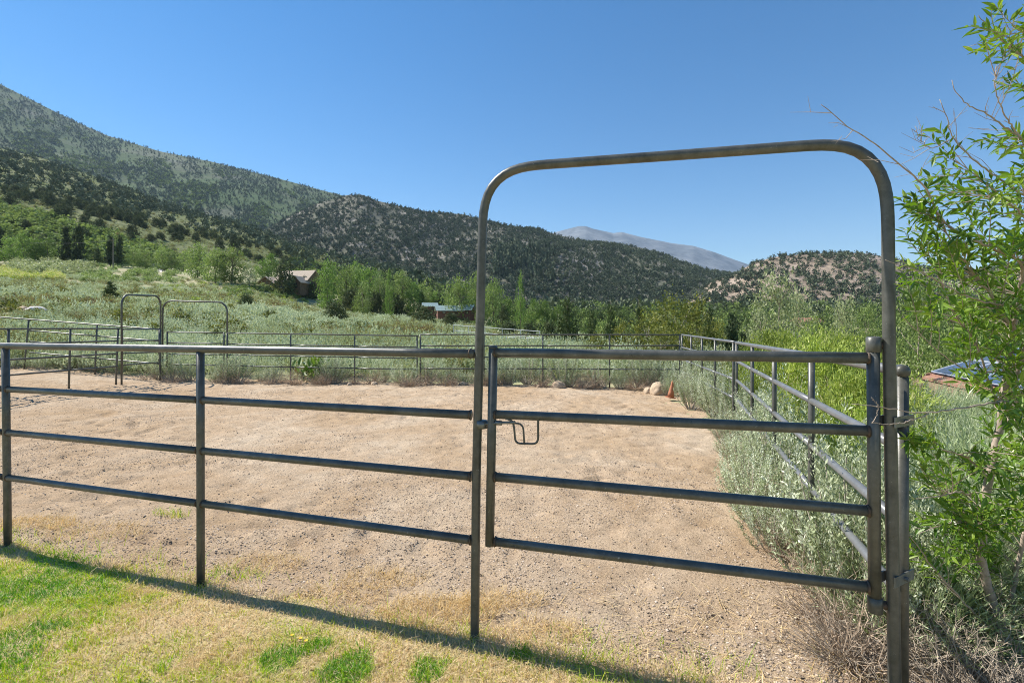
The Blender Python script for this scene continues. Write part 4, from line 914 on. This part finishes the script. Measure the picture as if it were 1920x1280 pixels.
def plank(xa, ya, xb, yb, label, post=False):
    Y = hit((xa+xb)/2, max(ya, yb)+6, 14) or 40; a = U(xa, ya, Y); b = U(xb, yb, Y); g = G(); d = b-a; L = np.linalg.norm(d)
    t = tag(obj('plank', tube(G(), np.stack([a*0, d]), [.07, .06], 6), M['wood'], loc=tuple(a)), label, 'plank') if not post else thing('plank', label, 'plank', tuple(a))
    if post:
        obj('board', tube(G(), np.stack([a*0, d]), [.07, .06], 6), M['wood'], t); m_ = d*.62; gz = float(ground_z(*(a+m_)[:2]))-a[2]
        obj('post', tube(G(), np.stack([m_, np.array([m_[0], m_[1], gz-.2])]), .06, 6), M['wood'], t)
plank(232, 600, 254, 593, 'weathered plank tilted in the sage inside the narrower far arch', True)
plank(358, 617, 394, 605, 'long weathered plank propped on a post inside the wider far arch', True)
plank(493, 618, 511, 611, 'short dark plank lying in the sage right of the arches', True)
# utility pole
Yp = hit(212, 509) or 150; p = U(212, 509, Yp); z = float(ground_z(p[0], Yp)); ht = CH+(HY-447)/F*Yp-z
t = thing('utility_pole', 'thin wooden utility pole in front of the dark pines at left', 'pole', (p[0], Yp, z))
obj('pole', tube(G(), np.stack([[0, 0, -.3], [0, 0, ht]]), [.16, .11], 8), M['wood'], t); obj('crossarm', box(G(), (0, -.14, ht-.6), (2.0, .12, .14)), M['wood'], t)
wg = G()
for dx in (-.85, .85): 
    s = np.linspace(0, 1, 14)[:, None]; tube(wg, np.array([dx, -.14, ht-.5])+np.array([-38, 14, 1.5])*s-np.array([0, 0, 4.])*s*(1-s)*.6, .012, 4, False)
obj('wire', wg, plain('grey_wire', (.12, .12, .12), .8), t)
# driveway and parked car
Yd = hit(291, 505) or 140; p = U(291, 505, Yd)
s = np.linspace(0, 1, 30); X0 = p[0]+s*9-4.*np.sin(s*2.2)+np.linspace(-2, 4, 30); Yr = Yd+14-s*26
dv = np.stack([np.stack([X0-1.1, Yr], 1), np.stack([X0+1.1, Yr], 1)], 1)
ZZ = ground_z(dv[..., 0], dv[..., 1])+.12; tag(grid('driveway', dv[..., 0], dv[..., 1], ZZ, ground_mat('pale_gravel', ((.5, .46, .4), (.54, .5, .44), (.58, .54, .48)), .5, 9, .3)), kind='structure')
def car():
    Y = Yd+9; p = U(290, 503, Y); z = float(ground_z(p[0], Y))+.15; t = thing('parked_car', 'small pale car parked at the head of the driveway under dark trees', 'car', (p[0], Y, z), .4)
    prof = [(-2.1, .35), (-2.15, .8), (-1.9, .95), (-1.2, 1.0), (-.6, 1.45), (.9, 1.48), (1.6, 1.05), (2.1, .95), (2.15, .4)]
    n = len(prof); V = [[x, -.85, zz] for x, zz in prof]+[[x, .85, zz] for x, zz in prof]; g = G()
    g.add(V, [[i, i+1, n+i+1, n+i] for i in range(n-1)]+[[n-1, 0, n, 2*n-1]], [[0, i+1, i] for i in range(1, n-1)]+[[n, n+i, n+i+1] for i in range(1, n-1)])
    obj('body', g, plain('silver_car_paint', (.6, .6, .6), .3, 2, .05, .2), t)
    obj('window', box(G(), (.15, 0, 1.22), (1.5, 1.74, .3)), gl, t); obj('windscreen', box(G(), (-.98, 0, 1.22), (.3, 1.5, .26)), gl, t)
    for x in (-1.35, 1.35):
        for y in (-.8, .8): obj('wheel', tube(G(), np.stack([[x, y-.1, .33], [x, y+.1, .33]]), .33, 12), trim, t)
car()

# ------------------------------------------------------------------ near ground cover
def near_pts(n, ymin=1.95, ymax=8., seed=0):
    rr = np.random.default_rng(seed); Y = ymin*np.exp(rr.random(n)*math.log(ymax/ymin)); x = rr.uniform(-60, 1980, n); return (x-CX)/F*Y, Y, rr
# lawn blades
X, Y, rr = near_pts(430000, 1.9, 5.2, 51)
d = FRONT(X)-Y; dn1 = fbm(X*1.7+3, Y*1.7, 4); cov = sstep(-.04, .10, d)*np.clip(1.15-.5*sstep(-1.6, .9, X+.3*(dn1-.5)), 0, 1)
dens = np.where(d > 0, cov*(.45+.55*sstep(.30, .55, dn1)), .06*sstep(-.5, 0, d)*sstep(.5, .62, dn1))
k = rr.random(len(X)) < dens; X, Y, d, dn1 = X[k], Y[k], d[k], dn1[k]
dry = sstep(-.6, .15, X+1.45+.72*(Y-2.31)+1.0*(fbm(X*1.6, Y*1.6, 3)-.5)); g0 = .66-.50*dry+1.5*(fbm(X*2.6+40, Y*2.6, 4)-.5)*(1-.4*dry)+.5*(vnoise(X*14, Y*14)-.5)
for px_, py_, rad in ((530, 1245, .13), (650, 1262, .17), (800, 1275, .13), (975, 1235, .10), (30, 1230, .3), (600, 1225, .1)):
    c_ = U(px_, py_, CH*F/(py_-HY)); dd = np.hypot(X-c_[0], Y-c_[1]); g0 = np.maximum(g0, .98*sstep(rad, rad*.45, dd+.5*(fbm(X*7, Y*7, 3)-.5)*rad*2.2)*(rr.random(len(X)) < .8))
k = rr.random(len(X)) < 1-.5*dry*(g0 < .7); X, Y, d, dn1, g0 = X[k], Y[k], d[k], dn1[k], g0[k]
tone = np.clip(g0+rr.normal(0, .2, len(X)), 0, 1); n = len(X)
L = rr.uniform(.018, .058, n)*(1+.8*(rr.random(n) < .08))*(1+.7*sstep(.12, 0, np.abs(d)))
P = np.stack([X, Y, np.where(d > 0, .026, 0.)], 1); D = np.stack([rr.normal(0, .5, n), rr.normal(0, .5, n), np.ones(n)], 1)
g = blades(G(), P, D, np.stack([rr.normal(0, .35, n), rr.normal(0, .35, n), -.1+0*L], 1), L, rr.uniform(.0022, .0048, n), tone)
tag(obj('lawn_grass', g, M['lawn']), kind='stuff')
# straw litter and dry tufts
X, Y, rr = near_pts(60000, 1.95, 7, 52); d = FRONT(X)-Y
k = rr.random(len(X)) < np.where(d > -.02, .55, .10+.6*sstep(-.8, 0, d)*fbm(X*2, Y*2, 3)+.25*sstep(1., 1.9, X)*sstep(3.6, 2.4, Y)); X, Y, d = X[k], Y[k], d[k]; n = len(X); a = rr.uniform(0, 6.28, n)
D = np.stack([np.cos(a), np.sin(a), rr.uniform(-.02, .25, n)], 1)
g = kites(G(), np.stack([X, Y, np.where(d > 0, .034, .018+0*d)], 1), D, np.array([[0, 0, 1.]])+rr.normal(size=(n, 3))*.3, rr.uniform(.015, .075, n), rr.uniform(.0015, .0032, n), np.clip(rr.normal(.55, .25, n), 0, 1))
for px_, py_, nn, rad in ((820, 1150, 1500, .24), (720, 1090, 500, .2), (60, 985, 900, .25), (940, 1130, 600, .18), (500, 1060, 350, .2), (1010, 1190, 500, .18), (640, 1120, 400, .2), (760, 1190, 500, .15), (180, 1000, 500, .3)):
    c_ = U(px_, py_, CH*F/(py_-HY)); a = rr.uniform(0, 6.28, nn); q = rad*np.sqrt(rr.random(nn))
    P = np.stack([c_[0]+np.cos(a)*q*1.5, c_[1]+np.sin(a)*q*.6, .01+0*a], 1)
    blades(g, P, np.stack([rr.normal(0, .8, nn), rr.normal(0, .8, nn), .7+0*a], 1), rr.normal(0, .4, (nn, 3))*np.array([1, 1, .2]), rr.uniform(.04, .11, nn), .0028, np.clip(rr.normal(.55, .2, nn), 0, 1))
m_ = 260; X = rr.uniform(.2, 1.75, m_); Y = rr.uniform(2.05, 3.1, m_); a = rr.uniform(0, 6.28, m_)
kites(g, np.stack([X, Y, .022+0*a], 1), np.stack([np.cos(a), np.sin(a), rr.uniform(-.02, .1, m_)], 1), np.tile([[0, 0, 1.]], (m_, 1)), rr.uniform(.08, .22, m_), .003, np.clip(rr.normal(.7, .2, m_), 0, 1))
tag(obj('straw_litter', g, M['dry']), kind='stuff')
# green weeds along the fence line
X, Y, rr = near_pts(9000, 2.3, 4.6, 53); d = FRONT(X)-Y
k = (rr.random(len(X)) < sstep(-.32, -.02, d)*sstep(.12, 0, d)*sstep(.40, .55, fbm(X*3+8, Y*3, 3))); X, Y = X[k], Y[k]; n = len(X)
g = blades(G(), np.stack([X, Y, 0*X+.005], 1), np.stack([rr.normal(0, .35, n), rr.normal(0, .35, n), np.ones(n)], 1), rr.normal(0, .3, (n, 3))*np.array([1, 1, 0]), rr.uniform(.05, .15, n), .0035, np.clip(rr.normal(.62, .17, n), 0, 1))
for px_, py_ in ((16, 1004), (377, 1088), (889, 1203), (420, 1075), (470, 1085), (1000, 1252), (1030, 1258), (955, 1245), (310, 966), (330, 970)):
    c_ = U(px_, py_, CH*F/(py_-HY)); m_ = 70; a = rr.uniform(0, 6.28, m_); q = .06*np.sqrt(rr.random(m_))
    blades(g, np.stack([c_[0]+np.cos(a)*q*1.8, c_[1]+np.sin(a)*q, 0*a+.005], 1), np.stack([rr.normal(0, .5, m_), rr.normal(0, .5, m_), np.ones(m_)], 1), rr.normal(0, .35, (m_, 3))*np.array([1, 1, 0]), rr.uniform(.03, .11, m_), .0035, np.clip(rr.normal(.6, .2, m_), 0, 1))
tag(obj('fence_line_grass', g, M['lawn']), kind='stuff')
# gravel: small faceted stones pressed in the dirt
import bmesh
bm = bmesh.new(); bmesh.ops.create_icosphere(bm, subdivisions=1, radius=.5)
SV = np.array([v.co[:] for v in bm.verts]); ST = np.array([[v.index for v in f.verts] for f in bm.faces]); bm.free()
PRO = []
for s in range(4):
    V = SV*(1+np.random.default_rng(s).normal(0, .16, (len(SV), 1)))*np.array([1.2, .9, .6]); PRO.append((V, np.zeros((0, 4), int), ST, np.full(len(V), .5)))
X, Y, rr = near_pts(130000, 2.05, 13, 54); d = FRONT(X)-Y
k = (d < .05) & (X < SIDE(Y)-.1) & (rr.random(len(X)) < .25+.75*sstep(.42, .62, fbm(X*.8+2, Y*.8, 3))); X, Y = X[k][:60000], Y[k][:60000]; n = len(X); g = G(); idx = rr.integers(0, 4, n)
sz = .003+.011*rr.random(n)**5+.002*rr.random(n)+.0007*Y
P = np.stack([X, Y, arena_z(X, Y)+sz*.12], 1)
for i in range(4):
    k = idx == i; g.add(*scatter(PRO[i], P[k], rr.uniform(0, 6.28, k.sum()), sz[k], rr.normal(-.05, .30, k.sum())))
st = leafmat('gravel_stone', g_((0, (.15, .115, .085)), (.45, (.40, .305, .22)), (1, (.60, .50, .40))), 0, .9, 0, .2)
tag(obj('gravel', g, st), kind='stuff')
# dandelions
for px_, py_ in ((546, 1212), (562, 1218), (572, 1223)):
    c_ = U(px_, py_, CH*F/(py_-HY)); t = thing('dandelion', 'tiny yellow dandelion in the dry lawn beside the dark clover patch', 'flower', (c_[0], c_[1], .03), 0, 'dandelions in the lawn')
    obj('stem', tube(G(), np.stack([[0, 0, 0], [.004, 0, .03]]), .0012, 5), M['broad'], t)
    a = np.arange(16)/16*6.28; Dp = np.stack([np.cos(a), np.sin(a), .4+0*a], 1)
    obj('flower_head', kites(G(), np.tile([[.004, 0, .03]], (16, 1)), Dp, np.tile([[0, 0, 1.]], (16, 1)), .011, .005, .5), plain('dandelion_yellow', (.75, .5, .03), .7), t)
# strappy plant at the back fence
t = thing('leafy_plant', 'broad leaved bright green plant behind the back fence right of the wider arch', 'plant', ((585-CX)/F*14.9, 14.9, 0)); n = 46; a = R.uniform(0, 6.28, n)
D = np.stack([np.cos(a), np.sin(a), R.uniform(.4, 2., n)], 1); obj('foliage', leaves(G(), np.stack([R.normal(0, .2, n), R.normal(0, .1, n), R.uniform(0, .5, n)], 1), D, np.tile([[0, 0, 1.]], (n, 1)), R.uniform(.3, .5, n), .12, R.random(n)), M['broad'], t)

# ------------------------------------------------------------------ dead brush at the right foot of the gate
M['dead_twig'] = plain('brown_grey_dead_twig', (.33, .27, .205), .9, 40, .5)
for X_, Y_, s, rz in ((2.1, 2.22, .9, 2.5), (1.85, 2.5, .9, 3.3), (1.95, 2.2, 1.0, 0), (2.25, 2.35, 1.2, 1), (1.62, 2.45, .7, 2), (2.15, 2.65, 1.1, 3), (1.9, 2.75, 1., 4), (2.5, 2.6, 1.2, 5), (2.05, 1.98, .8, 1.7), (1.75, 2.02, .55, .6)):
    o = obj('dead_brush', drybush(.5, .42, 110, int(X_*100), .0036).mesh('dead_brush', M['dead_twig']), None, loc=(X_, Y_, 0)); o.scale = (s, s, s*.75); o.rotation_euler = (0, 0, rz)
    tag(o, 'tangle of bleached dead twigs on the ground right of the gate posts', 'dead bush', 'dead brush beside the corner post')

# ------------------------------------------------------------------ near willow tree
WB = (2.42, 2.45)
wt = thing('willow_tree', 'leafy willow reaching in from the right edge with bare twigs above', 'tree', (WB[0], WB[1], 0))
wo = np.array([WB[0], WB[1], 0])
main = [  # picture column, row, distance, and thickness at both ends
 ([(1890, 1215, 2.45), (1862, 1130, 2.45), (1838, 1055, 2.42), (1845, 940, 2.4), (1875, 800, 2.36), (1900, 620, 2.3), (1935, 420, 2.25), (1965, 230, 2.2), (1990, 60, 2.2)], .022, .006),
 ([(1875, 800, 2.36), (1905, 700, 2.3), (1960, 560, 2.2), (2010, 420, 2.1)], .012, .006),
 ([(1540, 196, 1.88), (1590, 237, 1.9), (1640, 270, 1.92), (1692, 312, 1.95), (1738, 352, 1.98), (1762, 410, 2.0), (1800, 440, 2.03), (1860, 465, 2.08), (1920, 492, 2.15), (1900, 620, 2.3)], .0013, .007),
 ([(1785, 150, 2.0), (1790, 172, 2.0), (1812, 196, 2.0), (1850, 212, 2.05), (1880, 235, 2.1), (1920, 262, 2.15), (1965, 300, 2.2)], .0013, .005),
 ([(1868, 122, 2.05), (1865, 165, 2.05), (1872, 190, 2.08), (1890, 225, 2.1), (1925, 275, 2.2)], .0013, .004),
 ([(1762, 186, 1.95), (1775, 215, 1.95), (1780, 250, 1.98), (1815, 290, 2.0), (1850, 318, 2.05), (1890, 345, 2.1), (1940, 380, 2.2)], .0013, .005),
 ([(1716, 238, 1.95), (1724, 262, 1.95), (1745, 280, 1.97), (1782, 262, 1.98)], .001, .0022),
 ([(1834, 30, 2.1), (1858, 55, 2.1), (1890, 85, 2.15), (1925, 112, 2.2), (1970, 160, 2.2)], .0013, .005),
 ([(1850, 75, 2.0), (1880, 68, 2.0), (1915, 60, 2.1), (1985, 75, 2.2)], .0015, .004),
 ([(1660, 487, 1.9), (1700, 500, 1.92), (1735, 512, 1.95), (1800, 550, 2.0), (1850, 567, 2.1), (1920, 578, 2.2), (1950, 640, 2.25)], .001, .006),
 ([(1690, 592, 2.0), (1725, 625, 2.05), (1762, 662, 2.1), (1800, 690, 2.15), (1860, 697, 2.25), (1920, 698, 2.3)], .001, .005),
 ([(1598, 756, 1.86), (1640, 762, 1.88), (1690, 770, 1.9), (1740, 775, 1.92), (1780, 768, 1.95), (1830, 760, 2.0), (1880, 752, 2.1), (1930, 755, 2.25), (1960, 800, 2.4)], .0012, .007),
 ([(1636, 792, 1.86), (1660, 795, 1.87), (1690, 793, 1.88), (1718, 785, 1.9), (1742, 775, 1.92)], .001, .0025),
 ([(1634, 746, 1.85), (1645, 757, 1.86), (1646, 770, 1.86), (1637, 793, 1.86)], .001, .0016),
 ([(1855, 900, 2.4), (1820, 860, 2.3), (1780, 845, 2.25), (1740, 838, 2.2)], .006, .0015),
 ([(1845, 940, 2.4), (1800, 920, 2.25), (1760, 930, 2.2), (1720, 935, 2.15)], .006, .0015),
 ([(1840, 1000, 2.42), (1800, 975, 2.3), (1760, 985, 2.25), (1725, 1000, 2.2)], .005, .0015),
 ([(1900, 620, 2.3), (1850, 540, 2.2), (1800, 480, 2.1), (1755, 400, 2.05), (1720, 350, 2.0)], .006, .0012),
 ([(1935, 420, 2.25), (1880, 370, 2.15), (1830, 330, 2.1), (1790, 300, 2.0)], .005, .0012),
 ([(1870, 760, 2.35), (1830, 640, 2.25), (1790, 590, 2.15), (1740, 470, 2.1), (1705, 460, 2.0)], .005, .001),
 ([(1885, 1215, 2.5), (1900, 1100, 2.5), (1920, 1000, 2.45), (1960, 850, 2.4)], .012, .006),
 ([(1875, 1200, 2.45), (1800, 1120, 2.35), (1745, 1060, 2.3), (1705, 1000, 2.25)], .006, .002),
]
bg = G(); BR = []
for pts, r0, r1 in main:
    P = smooth_path(np.array([U(*p) for p in pts]), 6*len(pts)); P = P+np.random.default_rng(len(pts)).normal(0, .0018, P.shape); tube(bg, P-wo, np.linspace(r0, r1, len(P)), 7); BR.append(P)
ALL = np.concatenate(BR)
rr = np.random.default_rng(77)
def twig_ends(reg, n):
    x = rr.uniform(reg[0], reg[1], n); y = rr.uniform(reg[2], reg[3], n); Y = rr.uniform(reg[4], reg[5], n); return np.stack([(x-CX)/F*Y, Y, CH+(HY-y)/F*Y], 1)
ends = np.concatenate([twig_ends(r, n) for r, n in (
 ((1715, 1960, 330, 480, 1.95, 2.4), 54), ((1690, 1960, 450, 600, 1.95, 2.5), 74), ((1790, 1990, 560, 672, 2.0, 2.6), 66), ((1850, 2000, 680, 900, 1.9, 2.5), 74), ((1850, 1960, 670, 740, 2., 2.5), 10), ((1795, 1860, 690, 735, 2., 2.4), 7),
 ((1825, 1960, 20, 110, 1.95, 2.25), 17), ((1720, 1960, 830, 1000, 2.1, 2.6), 80), ((1705, 1900, 960, 1065, 2.15, 2.55), 52), ((1735, 1780, 250, 330, 1.95, 2.1), 5), ((1830, 1980, 250, 340, 2., 2.3), 18), ((1700, 1760, 380, 460, 1.95, 2.15), 12), ((1700, 1760, 805, 880, 2.05, 2.2), 10), ((1880, 1990, 130, 220, 2., 2.3), 6))])
tg = G(); LP = []; LD = []; LN = []; LT = []
for e in ends:
    b = ALL[np.argmin(np.linalg.norm(ALL-e-np.array([.12, .05, -.08]), axis=1))]
    v = e-b; Ld = np.linalg.norm(v)
    if Ld > .42: b = e-v/Ld*.42; j = np.argmin(np.linalg.norm(ALL-b, axis=1)); tube(tg, np.stack([ALL[j]-wo, (ALL[j]+b)/2-wo+[0, 0, -.02], b-wo]), [.0022, .0019, .0017], 4, False)
    e2 = e+nrm(e-b)*.05; mi = (b+e2)/2+rr.normal(0, .022, 3)+[0, 0, .015]; s = np.linspace(0, 1, 8)[:, None]; P = (1-s)**2*b+2*s*(1-s)*mi+s*s*e2
    tube(tg, P-wo, np.linspace(.002, .0008, 8), 4, False)
    nl = rr.integers(8, 15); ph = rr.uniform(0, 6.28); tn = rr.normal(.5, .16)
    for q in range(nl):
        tt = .28+.74*q/nl; p = (1-tt)**2*b+2*tt*(1-tt)*mi+tt*tt*e2 if tt < 1 else e2
        ax = nrm(e2-mi); w0 = nrm(np.cross(ax, [0, 0, 1.])+1e-6); w1 = np.cross(ax, w0); th = ph+q*2.4
        LP.append(p); LD.append(ax*.9+(w0*math.cos(th)+w1*math.sin(th))*.95+rr.normal(0, .2, 3)+np.array([0, 0, .12])); LN.append(np.array([0, 0, 1.])+rr.normal(0, .55, 3)); LT.append(tn+rr.normal(0, .16))
for P in BR[2:9]:
    for _ in range(7):
        j = rr.integers(2, int(len(P)*.7)); p = P[j]; ax = nrm(P[max(j-3, 0)]-P[min(j+3, len(P)-1)])
        d = nrm(ax+rr.normal(0, .75, 3)+[0, 0, .25]); L = rr.uniform(.05, .16); q = p+d*L
        tube(bg, np.stack([p, p+d*L*.5+rr.normal(0, .008, 3), q])-wo, [.0015, .0011, .0006], 4, False)
        d2 = nrm(d+rr.normal(0, .6, 3)); tube(bg, np.stack([p+d*L*.5, p+d*L*.5+d2*L*.45])-wo, [.0009, .0005], 4, False)
obj('branches', bg, M['twig'], wt, True)
obj('twigs', tg, M['twig'], wt)
n = len(LP); Lf = rr.uniform(.034, .076, n)
obj('foliage', leaves(G(), np.array(LP)-wo, np.array(LD), np.array(LN), Lf, Lf*rr.uniform(.19, .29, n), np.clip(LT, 0, 1)), M['willow'], wt)
# bare side twigs

# ------------------------------------------------------------------ haze, sun, sky, camera
hz = tag(obj('haze', box(G(), (0, 4500, 845), (18400, 9800, 1710)), bpy.data.materials.new('haze_air')), kind='stuff')
hm = hz.data.materials[0]; hm.use_nodes = True; nt = hm.node_tree; nt.nodes.clear()
pv = nt.nodes.new('ShaderNodeVolumePrincipled'); pv.inputs['Color'].default_value = (.55, .74, 1, 1); pv.inputs['Density'].default_value = 5.2e-5; pv.inputs['Anisotropy'].default_value = .1
out = nt.nodes.new('ShaderNodeOutputMaterial'); nt.links.new(pv.outputs[0], out.inputs['Volume'])

Ldir = np.array([.86, -.335, -1.0]); Ldir /= np.linalg.norm(Ldir)
el = math.asin(-Ldir[2]); az = math.atan2(-Ldir[0], -Ldir[1])
sl = bpy.data.lights.new('sun', 'SUN'); sl.energy = 4.9; sl.angle = math.radians(.5); sl.color = (1, .95, .87)
so = bpy.data.objects.new('sun', sl); C.objects.link(so); so.rotation_euler = Vector(Ldir).to_track_quat('-Z', 'Y').to_euler(); so.location = (-30, 10, 40)
w = bpy.data.worlds.new('World'); sc.world = w; w.use_nodes = True; nt = w.node_tree
sky = nt.nodes.new('ShaderNodeTexSky'); sky.sky_type = 'NISHITA'; sky.sun_disc = False; sky.sun_elevation = el; sky.sun_rotation = az
sky.altitude = 0; sky.air_density = 1.0; sky.dust_density = 0; sky.ozone_density = 1.2
bgd = nt.nodes['Background']; bgd.inputs['Strength'].default_value = .084
hs = nt.nodes.new('ShaderNodeHueSaturation'); hs.inputs['Saturation'].default_value = 1.4; nt.links.new(sky.outputs[0], hs.inputs['Color']); nt.links.new(hs.outputs[0], bgd.inputs['Color'])
cam = bpy.data.cameras.new('camera'); co = bpy.data.objects.new('camera', cam); C.objects.link(co); sc.camera = co
co.location = (0, 0, CH); co.rotation_euler = (math.pi/2, 0, 0); cam.sensor_width = 36; cam.lens = F/1920*36; cam.shift_y = -(640-HY)/1920
cam.clip_start = .05; cam.clip_end = 40000
vs = sc.view_settings; vs.view_transform = 'Standard'; vs.look = 'None'; vs.gamma = 1; vs.exposure = .85; vs.use_curve_mapping = False
cy = sc.cycles; cy.max_bounces = 6; cy.diffuse_bounces = 3; cy.glossy_bounces = 3; cy.transmission_bounces = 4; cy.volume_bounces = 0; cy.transparent_max_bounces = 6
cy.use_adaptive_sampling = False; cy.pixel_filter_type = 'BLACKMAN_HARRIS'; cy.filter_width = 1.0; cy.use_denoising = True; cy.denoiser = 'OPENIMAGEDENOISE'; cy.denoising_input_passes = 'RGB_ALBEDO_NORMAL'; cy.denoising_prefilter = 'NONE'; cy.sample_clamp_indirect = 4
